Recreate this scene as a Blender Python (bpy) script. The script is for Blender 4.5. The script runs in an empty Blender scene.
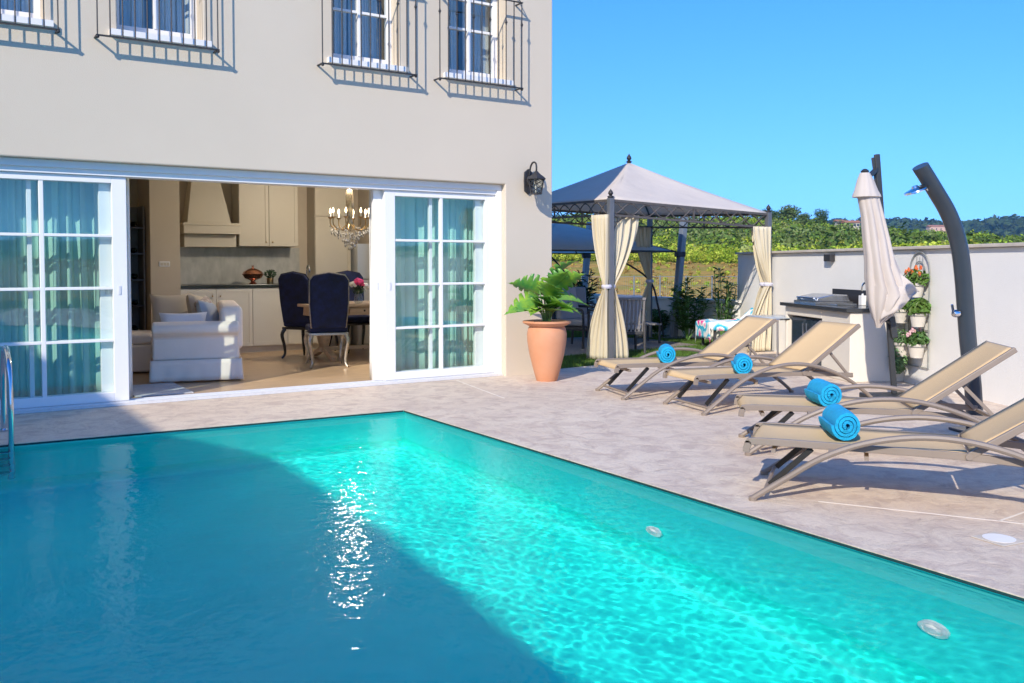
import bpy, bmesh, math, random
from math import radians as R, sin, cos, pi, sqrt
from mathutils import Vector, Matrix, Euler
import numpy as np
random.seed(7)
SC = bpy.context.scene
COL = SC.collection

# ------------------------------------------------------------------ camera
cam_d = bpy.data.cameras.new('camera'); cam = bpy.data.objects.new('camera', cam_d); COL.objects.link(cam)
cam.location = (0, 0, 1.3)
cam.rotation_euler = (R(90 - 2.2), 0, R(-33))
cam_d.sensor_width = 36; cam_d.lens = 910 / 1024 * 36
cam_d.shift_y = -42.5 / 1024
cam_d.clip_start = 0.05; cam_d.clip_end = 6000
SC.camera = cam
# ------------------------------------------------------------------ light
SUN_AZ, SUN_EL = 35.0, 31.5           # direction the light travels in plan, and its height
W = bpy.data.worlds.new('World'); SC.world = W; W.use_nodes = True
nt = W.node_tree; bg = nt.nodes['Background']
sky = nt.nodes.new('ShaderNodeTexSky'); sky.sky_type = 'NISHITA'; sky.sun_disc = False
sky.sun_elevation = R(SUN_EL); sky.sun_rotation = R(270 - SUN_AZ)
sky.air_density = 1.0; sky.dust_density = 0.25; sky.ozone_density = 4.0; sky.altitude = 300
# the clear Mediterranean sky stays blue down to the hills: squeeze out the milky band at the horizon
tcw = nt.nodes.new('ShaderNodeTexCoord'); sx = nt.nodes.new('ShaderNodeSeparateXYZ'); cx_ = nt.nodes.new('ShaderNodeCombineXYZ')
mz = nt.nodes.new('ShaderNodeMath'); mz.operation = 'MULTIPLY_ADD'; mz.inputs[1].default_value = 0.80; mz.inputs[2].default_value = 0.16
nt.links.new(tcw.outputs['Generated'], sx.inputs[0]); nt.links.new(sx.outputs[0], cx_.inputs[0]); nt.links.new(sx.outputs[1], cx_.inputs[1])
nt.links.new(sx.outputs[2], mz.inputs[0]); nt.links.new(mz.outputs[0], cx_.inputs[2])
nv = nt.nodes.new('ShaderNodeVectorMath'); nv.operation = 'NORMALIZE'; nt.links.new(cx_.outputs[0], nv.inputs[0]); nt.links.new(nv.outputs[0], sky.inputs[0])
hsv = nt.nodes.new('ShaderNodeHueSaturation'); hsv.inputs['Saturation'].default_value = 1.30; hsv.inputs['Hue'].default_value = 0.509; hsv.inputs['Value'].default_value = 1.15; nt.links.new(sky.outputs[0], hsv.inputs['Color'])
nt.links.new(hsv.outputs[0], bg.inputs[0]); bg.inputs[1].default_value = 0.15
sun_d = bpy.data.lights.new('sun', 'SUN'); sun_d.energy = 3.05; sun_d.angle = R(0.5); sun_d.color = (1.0, 0.90, 0.76)
sun = bpy.data.objects.new('sun', sun_d); COL.objects.link(sun)
_d = Vector((cos(R(SUN_AZ)) * cos(R(SUN_EL)), sin(R(SUN_AZ)) * cos(R(SUN_EL)), -sin(R(SUN_EL))))
sun.rotation_euler = _d.to_track_quat('-Z', 'Y').to_euler()
VS = SC.view_settings; VS.view_transform = 'Standard'; VS.look = 'None'; VS.gamma = 1; VS.exposure = 0.79
SC.render.engine = 'CYCLES'
cy = SC.cycles
cy.use_denoising = True
try: cy.denoiser = 'OPENIMAGEDENOISE'
except Exception: pass
cy.max_bounces = 16; cy.transparent_max_bounces = 24; cy.diffuse_bounces = 9; cy.glossy_bounces = 4; cy.transmission_bounces = 12
cy.caustics_reflective = False; cy.caustics_refractive = True
cy.sample_clamp_indirect = 6
# ------------------------------------------------------------------ materials
def mat(name, color, rough=0.6, metal=0.0, var=0.0, scale=4.0, bump=0.0, bscale=None, spec=0.5, alpha=1.0, var2=None, island=0.0, sheen=0.0, trans=0.0, detail=5, stretch=None, hue=None):
    """procedural principled material: a noise mixes the colour with a darker / second tint, another noise bumps it"""
    m = bpy.data.materials.new(name); m.use_nodes = True
    n = m.node_tree; b = n.nodes['Principled BSDF']; L = n.links.new
    b.inputs['Roughness'].default_value = rough; b.inputs['Metallic'].default_value = metal
    b.inputs['Specular IOR Level'].default_value = spec
    c = (*color, 1)
    b.inputs['Base Color'].default_value = c
    tc = n.nodes.new('ShaderNodeTexCoord'); src = tc.outputs['Object']
    if stretch:
        mp = n.nodes.new('ShaderNodeMapping'); mp.inputs['Scale'].default_value = stretch
        L(src, mp.inputs[0]); src = mp.outputs[0]
    if var or var2 or island:
        nz = n.nodes.new('ShaderNodeTexNoise'); nz.inputs['Scale'].default_value = scale; nz.inputs['Detail'].default_value = detail
        nz.inputs['Roughness'].default_value = 0.62
        L(src, nz.inputs['Vector'])
        rp = n.nodes.new('ShaderNodeMapRange'); rp.inputs[1].default_value = 0.32; rp.inputs[2].default_value = 0.68
        L(nz.outputs[0], rp.inputs[0])
        mx = n.nodes.new('ShaderNodeMix'); mx.data_type = 'RGBA'
        second = (*var2, 1) if var2 else (color[0] * (1 - var), color[1] * (1 - var), color[2] * (1 - var), 1)
        mx.inputs[6].default_value = second; mx.inputs[7].default_value = c
        L(rp.outputs[0], mx.inputs[0]); out = mx.outputs[2]
        if island:
            g = n.nodes.new('ShaderNodeNewGeometry')
            hs = n.nodes.new('ShaderNodeHueSaturation')
            mr = n.nodes.new('ShaderNodeMapRange'); mr.inputs[3].default_value = 1 - island; mr.inputs[4].default_value = 1 + island
            L(g.outputs['Random Per Island'], mr.inputs[0]); L(mr.outputs[0], hs.inputs['Value'])
            mr2 = n.nodes.new('ShaderNodeMapRange'); mr2.inputs[3].default_value = 0.5 - 0.05 * island; mr2.inputs[4].default_value = 0.5 + 0.05 * island
            L(g.outputs['Random Per Island'], mr2.inputs[0]); L(mr2.outputs[0], hs.inputs['Hue'])
            L(out, hs.inputs['Color']); out = hs.outputs[0]
        L(out, b.inputs['Base Color'])
    if bump:
        bz = n.nodes.new('ShaderNodeTexNoise'); bz.inputs['Scale'].default_value = bscale or scale * 4; bz.inputs['Detail'].default_value = 6
        L(src, bz.inputs['Vector'])
        bp = n.nodes.new('ShaderNodeBump'); bp.inputs['Strength'].default_value = min(1, bump); bp.inputs['Distance'].default_value = 0.01 * max(1, bump)
        L(bz.outputs[0], bp.inputs['Height']); L(bp.outputs[0], b.inputs['Normal'])
    if sheen: b.inputs['Sheen Weight'].default_value = sheen
    if trans:   # thin cloth or leaf that lets light through
        t = n.nodes.new('ShaderNodeBsdfTranslucent'); ms = n.nodes.new('ShaderNodeMixShader'); ms.inputs[0].default_value = trans
        if b.inputs['Base Color'].links: L(b.inputs['Base Color'].links[0].from_socket, t.inputs[0])
        else: t.inputs[0].default_value = c
        L(b.outputs[0], ms.inputs[1]); L(t.outputs[0], ms.inputs[2]); L(ms.outputs[0], n.nodes['Material Output'].inputs[0])
    return m

def glass_mat(name, tint=(0.8, 0.92, 0.9), refl=1.0, ior=1.5, base=0.0):
    """thin window glass: reflects by Fresnel, lets the rest straight through"""
    m = bpy.data.materials.new(name); m.use_nodes = True
    n = m.node_tree; n.nodes.remove(n.nodes['Principled BSDF']); L = n.links.new
    tr = n.nodes.new('ShaderNodeBsdfTransparent'); tr.inputs[0].default_value = (*tint, 1)
    gl = n.nodes.new('ShaderNodeBsdfGlossy'); gl.inputs['Roughness'].default_value = 0.0
    fr = n.nodes.new('ShaderNodeFresnel'); fr.inputs[0].default_value = ior
    ma = n.nodes.new('ShaderNodeMath'); ma.operation = 'MULTIPLY_ADD'; ma.inputs[1].default_value = refl; ma.inputs[2].default_value = base; ma.use_clamp = True
    tc = n.nodes.new('ShaderNodeTexCoord'); nz = n.nodes.new('ShaderNodeTexNoise'); nz.inputs['Scale'].default_value = 1.3
    bp = n.nodes.new('ShaderNodeBump'); bp.inputs['Strength'].default_value = 0.25; bp.inputs['Distance'].default_value = 0.02
    L(tc.outputs['Object'], nz.inputs['Vector']); L(nz.outputs[0], bp.inputs['Height']); L(bp.outputs[0], gl.inputs['Normal'])
    mx = n.nodes.new('ShaderNodeMixShader')
    ge = n.nodes.new('ShaderNodeNewGeometry'); mi = n.nodes.new('ShaderNodeMath'); mi.operation = 'MULTIPLY_ADD'; mi.inputs[1].default_value = 1 / ior - ior; mi.inputs[2].default_value = ior
    L(ge.outputs['Backfacing'], mi.inputs[0]); L(mi.outputs[0], fr.inputs[0])   # same Fresnel on both faces of the thin pane
    L(fr.outputs[0], ma.inputs[0]); L(ma.outputs[0], mx.inputs[0]); L(tr.outputs[0], mx.inputs[1]); L(gl.outputs[0], mx.inputs[2])
    L(mx.outputs[0], n.nodes['Material Output'].inputs[0])
    return m

# ------------------------------------------------------------------ mesh builder
def frame_of(d):
    d = Vector(d).normalized(); a = Vector((0, 0, 1)) if abs(d.z) < 0.95 else Vector((1, 0, 0))
    s = d.cross(a).normalized(); return d, s, s.cross(d).normalized()

class MB:
    def __init__(s): s.v = []; s.f = []; s.mi = []; s.cur = 0
    def add(s, vs, fs):
        o = len(s.v); s.v += [tuple(p) for p in vs]; s.f += [tuple(i + o for i in f) for f in fs]; s.mi += [s.cur] * len(fs); return s
    def box(s, lo, hi, M=None):
        x0, y0, z0 = lo; x1, y1, z1 = hi
        vs = [(x0, y0, z0), (x1, y0, z0), (x1, y1, z0), (x0, y1, z0), (x0, y0, z1), (x1, y0, z1), (x1, y1, z1), (x0, y1, z1)]
        if M is not None: vs = [M @ Vector(p) for p in vs]
        return s.add(vs, [(0, 3, 2, 1), (4, 5, 6, 7), (0, 1, 5, 4), (1, 2, 6, 5), (2, 3, 7, 6), (3, 0, 4, 7)])
    def bar(s, p, q, w, h=None, up=(0, 0, 1)):
        """rectangular bar; w across, h along 'up'"""
        h = h or w; p = Vector(p); q = Vector(q); d = (q - p).normalized(); u = Vector(up)
        if abs(d.dot(u)) > 0.98: u = Vector((1, 0, 0)) if abs(d.x) < 0.9 else Vector((0, 1, 0))
        a = d.cross(u).normalized() * w / 2; b = a.cross(d).normalized() * h / 2
        vs = [c + k for c in (p, q) for k in (-a - b, a - b, a + b, -a + b)]
        return s.add(vs, [(0, 1, 2, 3), (7, 6, 5, 4), (0, 4, 5, 1), (1, 5, 6, 2), (2, 6, 7, 3), (3, 7, 4, 0)])
    def tube(s, pts, r, n=8, cap=True, flat=1.0, closed=False):
        pts = [Vector(p) for p in pts]; k = len(pts); rr = r if isinstance(r, (list, tuple)) else [r] * k
        prev = None; rings = []
        for i, p in enumerate(pts):
            if closed: d = pts[(i + 1) % k] - pts[i - 1]
            else: d = pts[min(i + 1, k - 1)] - pts[max(i - 1, 0)]
            d = d.normalized() if d.length > 1e-9 else Vector((0, 0, 1))
            if prev is None: _, a, b = frame_of(d)
            else:
                a = prev - d * prev.dot(d)
                a = a.normalized() if a.length > 1e-6 else frame_of(d)[1]
                b = a.cross(d).normalized()
            prev = a
            rings.append([p + (a * cos(t) + b * sin(t) * flat) * rr[i] for t in [2 * pi * j / n for j in range(n)]])
        vs = [q for g in rings for q in g]; fs = []
        for i in range(k if closed else k - 1):
            i2 = (i + 1) % k
            for j in range(n):
                fs.append((i * n + j, i2 * n + j, i2 * n + (j + 1) % n, i * n + (j + 1) % n))
        if cap and not closed: fs += [tuple(range(n)), tuple((k - 1) * n + j for j in reversed(range(n)))]
        return s.add(vs, fs)
    def sweep_xz(s, path, y, w, h):
        """flat bar swept along a path in an XZ plane: w across (y), h in the plane"""
        path = [Vector(p) for p in path]; vs = []; k = len(path)
        for i, p in enumerate(path):
            d = (path[min(i + 1, k - 1)] - path[max(i - 1, 0)]).normalized(); nn = Vector((-d.z, 0, d.x)) * h / 2
            for a, b in ((-1, -1), (1, -1), (1, 1), (-1, 1)): vs.append(Vector((p.x, y + a * w / 2, p.z)) + nn * b)
        fs = [(i * 4 + j, (i + 1) * 4 + j, (i + 1) * 4 + (j + 1) % 4, i * 4 + (j + 1) % 4) for i in range(k - 1) for j in range(4)] + [(0, 1, 2, 3), tuple((k - 1) * 4 + j for j in (3, 2, 1, 0))]
        return s.add(vs, fs)
    def lathe(s, prof, c=(0, 0, 0), n=24, M=None, mod=None):
        c = Vector(c); vs = []; fs = []
        for (r, z) in prof:
            for j in range(n):
                t = 2 * pi * j / n; k = mod(t, z) if mod else 1
                p = Vector((r * k * cos(t), r * k * sin(t), z))
                vs.append((M @ p if M is not None else p) + c)
        for i in range(len(prof) - 1):
            for j in range(n): fs.append((i * n + j, i * n + (j + 1) % n, (i + 1) * n + (j + 1) % n, (i + 1) * n + j))
        if prof[0][0] > 1e-4: fs.append(tuple(reversed(range(n))))
        if prof[-1][0] > 1e-4: fs.append(tuple((len(prof) - 1) * n + j for j in range(n)))
        return s.add(vs, fs)
    def ball(s, c, r, n=10, m=7):
        r = (r, r, r) if not isinstance(r, (tuple, list)) else r; c = Vector(c)
        vs = [c + Vector((0, 0, -r[2]))]; fs = []
        for i in range(1, m):
            a = -pi / 2 + pi * i / m
            for j in range(n):
                t = 2 * pi * j / n; vs.append(c + Vector((r[0] * cos(a) * cos(t), r[1] * cos(a) * sin(t), r[2] * sin(a))))
        vs.append(c + Vector((0, 0, r[2]))); e = len(vs) - 1
        for j in range(n):
            fs.append((0, 1 + (j + 1) % n, 1 + j)); fs.append((e, e - n + j, e - n + (j + 1) % n))
        for i in range(m - 2):
            for j in range(n):
                a = 1 + i * n; fs.append((a + j, a + (j + 1) % n, a + n + (j + 1) % n, a + n + j))
        return s.add(vs, fs)
    def grid(s, fn, nu, nv):
        """sheet: fn(u,v) in 0..1"""
        vs = [fn(i / nu, j / nv) for j in range(nv + 1) for i in range(nu + 1)]
        fs = [(j * (nu + 1) + i, j * (nu + 1) + i + 1, (j + 1) * (nu + 1) + i + 1, (j + 1) * (nu + 1) + i) for j in range(nv) for i in range(nu)]
        return s.add(vs, fs)
    def prism(s, poly, axis, a, b):
        """extrude a 2-D outline: axis 'x','y','z' from a to b"""
        def P(u, v, w): return {'x': (w, u, v), 'y': (u, w, v), 'z': (u, v, w)}[axis]
        n = len(poly); vs = [P(u, v, a) for u, v in poly] + [P(u, v, b) for u, v in poly]
        fs = [tuple(range(n)), tuple(reversed(range(n, 2 * n)))] + [(i, i + n, (i + 1) % n + n, (i + 1) % n) for i in range(n)]
        return s.add(vs, fs)
    def build(s, name, mats, parent=None, smooth=False, bevel=0.0, solid=0.0, subsurf=0, seg=2):
        me = bpy.data.meshes.new(name); me.from_pydata([tuple(p) for p in s.v], [], s.f)
        if not isinstance(mats, (list, tuple)): mats = [mats]
        for m in mats: me.materials.append(m)
        if len(mats) > 1: me.polygons.foreach_set('material_index', s.mi)
        bm = bmesh.new(); bm.from_mesh(me)
        if len(bm.faces) < 60000: bmesh.ops.recalc_face_normals(bm, faces=bm.faces)
        bm.to_mesh(me); bm.free()
        if smooth:
            me.polygons.foreach_set('use_smooth', [True] * len(me.polygons))
            if smooth != 'all': me.set_sharp_from_angle(angle=R(38))
        me.update()
        o = bpy.data.objects.new(name, me); COL.objects.link(o)
        if parent: o.parent = parent
        if solid: md = o.modifiers.new('thickness', 'SOLIDIFY'); md.thickness = solid; md.offset = 0
        if subsurf: md = o.modifiers.new('smooth', 'SUBSURF'); md.levels = subsurf; md.render_levels = subsurf
        if bevel: md = o.modifiers.new('bevel', 'BEVEL'); md.width = bevel; md.segments = seg; md.limit_method = 'ANGLE'; md.angle_limit = R(40); md.harden_normals = False
        return o

def smooth_path(pts, k=6):
    pts = [Vector(p) for p in pts]; out = []
    for i in range(len(pts) - 1):
        p0 = pts[max(i - 1, 0)]; p1 = pts[i]; p2 = pts[i + 1]; p3 = pts[min(i + 2, len(pts) - 1)]
        for j in range(k):
            t = j / k
            out.append(0.5 * ((2 * p1) + (p2 - p0) * t + (2 * p0 - 5 * p1 + 4 * p2 - p3) * t * t + (3 * p1 - p0 - 3 * p2 + p3) * t ** 3))
    out.append(pts[-1]); return out

def thing(name, label, cat, loc=(0, 0, 0), rot=0, group=None, tilt=(0, 0)):
    o = bpy.data.objects.new(name, None); COL.objects.link(o); o.empty_display_size = 0.1
    o.location = loc; o.rotation_euler = (tilt[0], tilt[1], rot); o['label'] = label; o['category'] = cat
    if group: o['group'] = group
    return o
def tag(o, label, cat, group=None, kind=None):
    o['label'] = label; o['category'] = cat
    if group: o['group'] = group
    if kind: o['kind'] = kind
    return o
def struct(o, label=None):
    o['kind'] = 'structure'
    if label: o['label'] = label
    return o
def dup(root, loc, rot, label, group=None):
    r = root.copy(); COL.objects.link(r); r.location = loc; r.rotation_euler = (root.rotation_euler.x, root.rotation_euler.y, rot); r['label'] = label
    if group: r['group'] = group
    for ch in list(root.children):
        c = ch.copy(); COL.objects.link(c); c.parent = r
        for g in list(ch.children):
            q = g.copy(); COL.objects.link(q); q.parent = c
    return r
def rotz(a): return Matrix.Rotation(a, 4, 'Z')
# ------------------------------------------------------------------ deck, pool, water
PX, PY = 3.585, 7.30                    # right and far edges of the pool
def far_y(x): return PY + 0.05 * (PX - x)
POOL = [(-4.6, -3.6), (PX, -3.6), (PX, PY), (-4.6, far_y(-4.6))]
def stone_mat():
    m = mat('stamped_concrete', (0.60, 0.50, 0.455), rough=0.75)
    n = m.node_tree; b = n.nodes['Principled BSDF']; L = n.links.new
    tc = n.nodes.new('ShaderNodeTexCoord')
    def nz(s, d=8, r=0.65, dist=0.0):
        q = n.nodes.new('ShaderNodeTexNoise'); q.inputs['Scale'].default_value = s; q.inputs['Detail'].default_value = d
        q.inputs['Roughness'].default_value = r; q.inputs['Distortion'].default_value = dist; L(tc.outputs['Object'], q.inputs['Vector']); return q
    a = nz(0.9, 4); c2 = nz(5.5, 10, 0.7, 0.8); d = nz(38, 6, 0.7)
    def mix(f, lo, hi, c1, c2_):
        mr = n.nodes.new('ShaderNodeMapRange'); mr.inputs[1].default_value = lo; mr.inputs[2].default_value = hi; L(f, mr.inputs[0])
        mx = n.nodes.new('ShaderNodeMix'); mx.data_type = 'RGBA'; L(mr.outputs[0], mx.inputs[0])
        for s_, c_ in ((6, c1), (7, c2_)):
            if isinstance(c_, tuple): mx.inputs[s_].default_value = (*c_, 1)
            else: L(c_, mx.inputs[s_])
        return mx.outputs[2]
    base = mix(a.outputs[0], 0.35, 0.65, (0.68, 0.56, 0.445), (0.75, 0.64, 0.51))
    base = mix(c2.outputs[0], 0.38, 0.54, (0.55, 0.44, 0.36), base)
    base = mix(d.outputs[0], 0.28, 0.5, (0.60, 0.49, 0.41), base)
    # tooled joints, large slabs laid askew to the pool
    L(base, b.inputs['Base Color'])
    vo = n.nodes.new('ShaderNodeTexVoronoi'); vo.feature = 'DISTANCE_TO_EDGE'; vo.inputs['Scale'].default_value = 3.2
    mp = n.nodes.new('ShaderNodeMixRGB'); mp.blend_type = 'ADD'; mp.inputs[0].default_value = 0.35
    L(tc.outputs['Object'], mp.inputs[1]); L(c2.outputs['Color'], mp.inputs[2]); L(mp.outputs[0], vo.inputs['Vector'])
    ad = n.nodes.new('ShaderNodeMath'); ad.operation = 'MULTIPLY_ADD'; ad.inputs[1].default_value = 0.6
    cl = n.nodes.new('ShaderNodeMath'); cl.operation = 'MINIMUM'; cl.inputs[1].default_value = 0.12; L(vo.outputs[0], cl.inputs[0])
    L(c2.outputs[0], ad.inputs[0]); L(cl.outputs[0], ad.inputs[2])
    ad2 = n.nodes.new('ShaderNodeMath'); ad2.operation = 'MULTIPLY_ADD'; ad2.inputs[1].default_value = 0.25; L(d.outputs[0], ad2.inputs[0]); L(ad.outputs[0], ad2.inputs[2])
    bp = n.nodes.new('ShaderNodeBump'); bp.inputs['Strength'].default_value = 0.8; bp.inputs['Distance'].default_value = 0.025
    L(ad2.outputs[0], bp.inputs['Height']); L(bp.outputs[0], b.inputs['Normal'])
    return m
M_DECK = stone_mat()
# deck: a frame round the pool hole, cast 12 cm thick so that its edge overhangs the liner
DECK_OUT = [(-14, -9), (8.9, -9), (8.9, 4.4), (7.45, 3.05), (7.05, 2.1)]
d = MB()
deck_poly = [(-14, -9), (8.6, -9), (10.9, 10.4), (9.0, 9.35), (6.9, 9.15), (6.322, 9.08), (6.322, 9.2), (-14, 9.2)]
hole = POOL
def tri_fill(name, outer, holes, z, material, thick=0.03, parent=None):
    bm = bmesh.new(); edges = []
    for lp in [outer] + holes:
        vs = [bm.verts.new((x, y, z)) for x, y in lp]
        edges += [bm.edges.new((vs[i], vs[(i + 1) % len(vs)])) for i in range(len(vs))]
    bmesh.ops.triangle_fill(bm, use_beauty=True, use_dissolve=False, edges=edges)
    ext = bmesh.ops.extrude_face_region(bm, geom=list(bm.faces))
    bmesh.ops.translate(bm, vec=(0, 0, -thick), verts=[e for e in ext['geom'] if isinstance(e, bmesh.types.BMVert)])
    bmesh.ops.recalc_face_normals(bm, faces=bm.faces)
    me = bpy.data.meshes.new(name); bm.to_mesh(me); bm.free(); me.materials.append(material)
    o = bpy.data.objects.new(name, me); COL.objects.link(o)
    if parent: o.parent = parent
    return o
deck = struct(tri_fill('pool_deck', deck_poly, [hole], 0.0, M_DECK, 0.005))
ms_ = MB(); M_EDGE_SHADE = mat('painted_coping_shade', (.012, .05, .055), rough=.6, var=.4, scale=12)  # dark strip paints in the shade under the coping edge
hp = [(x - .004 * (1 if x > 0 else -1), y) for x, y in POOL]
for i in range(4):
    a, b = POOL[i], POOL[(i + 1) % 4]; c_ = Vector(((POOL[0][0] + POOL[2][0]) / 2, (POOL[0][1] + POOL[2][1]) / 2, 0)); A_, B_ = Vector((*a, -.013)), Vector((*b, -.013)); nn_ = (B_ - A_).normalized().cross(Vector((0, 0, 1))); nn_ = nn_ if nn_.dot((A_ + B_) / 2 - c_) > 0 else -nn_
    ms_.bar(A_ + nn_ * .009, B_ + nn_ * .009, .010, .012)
struct(ms_.build('coping_shade_strip', M_EDGE_SHADE))
M_JOINT = mat('joint_mortar', (.78, .72, .64), rough=.9)
for a, b in (((4.10, 3.23), (4.552, 2.482)), ((4.552, 2.482), (5.6, 2.55)), ((4.552, 2.482), (4.95, 1.75)), ((5.0, 8.84), (4.72, 7.40)), ((9.0, 8.9), (6.9, 7.9))):
    m = MB(); m.bar((*a, .0006), (*b, .0006), .012, .0012); struct(m.build('deck_joint', M_JOINT))
bv = deck.modifiers.new('bevel', 'BEVEL'); bv.width = 0.001; bv.segments = 2; bv.limit_method = 'ANGLE'

LINER = (0.012, 0.95, 0.83)
M_LINER = mat('pool_liner', LINER, rough=0.5, var=0.10, scale=2.2, bump=0.0)
DEPTH = 1.35
b_ = 0.035
lin = MB()
in_poly = [(-4.6 - b_, -3.6 - b_), (PX + b_, -3.6 - b_), (PX + b_, PY + b_), (-4.6 - b_, far_y(-4.6) + b_)]
n4 = 4
r0 = 0.25   # cove where the walls turn into the floor
def inset(poly, k):
    cx_ = sum(p[0] for p in poly) / 4; cy_ = sum(p[1] for p in poly) / 4
    return [(p[0] - k * (1 if p[0] > cx_ else -1), p[1] - k * (1 if p[1] > cy_ else -1)) for p in poly]
rings = [(in_poly, -0.0065), (in_poly, -0.30)] + [(inset(in_poly, r0 * (1 - cos(a))), -DEPTH + r0 * (1 - sin(a))) for a in [i * pi / 12 for i in range(7)]]
vs = [(x, y, z) for pl, z in rings for x, y in pl]
fs = [(i * 4 + j, i * 4 + (j + 1) % 4, (i + 1) * 4 + (j + 1) % 4, (i + 1) * 4 + j) for i in range(len(rings) - 1) for j in range(4)]
fs.append(tuple((len(rings) - 1) * 4 + j for j in range(4)))
lin.add(vs, fs)
M_LIT_BAND = mat('lit_waterline_band', (0.14, 0.97, 0.93), rough=.4, var=.05, scale=6)  # paler top band: optical brightening below the waterline put into the colour
lin.mi = [1] * 4 + [2] * 4 + [0] * (len(lin.f) - 8)
M_WALL_LIT = mat('pool_wall_liner_lit', (0.04, 0.97, 0.92), rough=.5, var=.04, scale=3)  # lit copy of the liner, bounced light put into its paler colour
basin = struct(lin.build('pool_basin', [M_LINER, M_LIT_BAND, M_WALL_LIT], smooth=True))
# basin faces must look inwards
bm = bmesh.new(); bm.from_mesh(basin.data); bm.faces.ensure_lookup_table()
if bm.faces[-1].normal.z < 0: bmesh.ops.reverse_faces(bm, faces=bm.faces)
bm.to_mesh(basin.data); bm.free()
def water_sheet(mode):
    # finer mesh where the camera sees it
    X = np.concatenate([np.linspace(-4.61, -.3, 90, endpoint=False), np.linspace(-.3, PX + 0.034, 380)])
    Y = np.concatenate([np.linspace(0, .4, 80, endpoint=False), np.linspace(.4, 1, 620)]); nx, ny = len(X), len(Y)
    rs = np.random.RandomState(4)
    xx, tt = np.meshgrid(X, Y)
    yy = -3.61 + tt * (PY + 0.05 * (PX - xx) + 0.034 + 3.61)
    z = np.zeros_like(xx)
    for lam, amp, k in ((1.6, .0014, 8), (0.8, .0006, 12), (0.42, .00022, 22), (0.2, .00009, 40), (0.105, .00005, 60), (0.062, .00003, 60)):
        for _ in range(k):
            a = rs.rand() * 2 * np.pi; l = lam * (0.75 + 0.5 * rs.rand()); ph = rs.rand() * 6.28
            z += amp / np.sqrt(k) * 1.6 * np.sin(2 * np.pi / l * (xx * np.cos(a) + yy * np.sin(a)) + ph)
    edge = np.clip(np.minimum.reduce([PX - xx, xx + 4.6, PY + .05 * (PX - xx) - yy, yy + 3.6]) / .05, 0, 1)
    z = z * edge - 0.036
    co = np.stack([xx, yy, z], -1).reshape(-1, 3)
    i = np.arange(nx * ny).reshape(ny, nx)
    f = np.stack([i[:-1, :-1], i[:-1, 1:], i[1:, 1:], i[1:, :-1]], -1).reshape(-1, 4)
    me = bpy.data.meshes.new('pool_water'); me.vertices.add(len(co)); me.vertices.foreach_set('co', co.ravel())
    me.loops.add(f.size); me.loops.foreach_set('vertex_index', f.ravel())
    me.polygons.add(len(f)); me.polygons.foreach_set('loop_start', np.arange(0, f.size, 4)); me.polygons.foreach_set('loop_total', np.full(len(f), 4))
    me.polygons.foreach_set('use_smooth', np.ones(len(f), bool)); me.update(); me.validate()
    m = bpy.data.materials.new('pool_water'); m.use_nodes = True; n = m.node_tree; n.nodes.remove(n.nodes['Principled BSDF']); L = n.links.new
    if mode == 'glass':
        g = n.nodes.new('ShaderNodeBsdfRefraction'); g.inputs['IOR'].default_value = 1.33; g.inputs['Roughness'].default_value = 0; g.inputs['Color'].default_value = (0.97, 1.0, 1.0, 1)
        gs = n.nodes.new('ShaderNodeBsdfGlossy'); gs.inputs['Roughness'].default_value = 0.03
        tc = n.nodes.new('ShaderNodeTexCoord'); rn = n.nodes.new('ShaderNodeTexNoise'); rn.inputs['Scale'].default_value = 14; rn.inputs['Detail'].default_value = 2
        rb = n.nodes.new('ShaderNodeBump'); rb.inputs['Strength'].default_value = 0.5; rb.inputs['Distance'].default_value = 0.012
        L(tc.outputs['Object'], rn.inputs['Vector']); L(rn.outputs[0], rb.inputs['Height']); L(rb.outputs[0], gs.inputs['Normal'])
        rb2 = n.nodes.new('ShaderNodeBump'); rb2.inputs['Strength'].default_value = 0.35; rb2.inputs['Distance'].default_value = 0.002; L(rn.outputs[0], rb2.inputs['Height']); L(rb2.outputs[0], g.inputs['Normal'])
        fr = n.nodes.new('ShaderNodeFresnel'); fr.inputs[0].default_value = 1.33
        mu = n.nodes.new('ShaderNodeMath'); mu.operation = 'MULTIPLY'; mu.inputs[1].default_value = 0.30; L(fr.outputs[0], mu.inputs[0])
        mx = n.nodes.new('ShaderNodeMixShader'); L(mu.outputs[0], mx.inputs[0]); L(g.outputs[0], mx.inputs[1]); L(gs.outputs[0], mx.inputs[2])
        L(mx.outputs[0], n.nodes['Material Output'].inputs[0])
    me.materials.append(m)
    o = bpy.data.objects.new('pool_water', me); COL.objects.link(o)
    return struct(o)
water = water_sheet('glass')
sun_d.cycles.is_caustics_light = True
water.cycles.is_caustics_caster = True
basin.cycles.is_caustics_receiver = True
# ------------------------------------------------------------------ house
def wall_plate(name, outer, holes, y0, y1, material, parent=None, bevel=0.0):
    """plate in the XZ plane with holes, from y0 to y1"""
    o = tri_fill(name, outer, holes, 0.0, material, y1 - y0, parent)
    me = o.data
    for v in me.vertices:
        x, z, t = v.co.x, v.co.y, -v.co.z
        v.co = (x, y0 + t, z)
    bm = bmesh.new(); bm.from_mesh(me); bmesh.ops.recalc_face_normals(bm, faces=bm.faces); bm.to_mesh(me); bm.free()
    if bevel: md = o.modifiers.new('bevel', 'BEVEL'); md.width = bevel; md.segments = 2; md.limit_method = 'ANGLE'
    return o
def rect(x0, x1, z0, z1): return [(x0, z0), (x1, z0), (x1, z1), (x0, z1)]
M_RENDER = mat('cream_render', (0.66, 0.58, 0.465), rough=0.92, var=0.05, scale=0.6, bump=0.2, bscale=110)
M_WHITE = mat('white_paint', (0.86, 0.86, 0.86), rough=0.35, var=0.02, scale=3)
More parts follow.
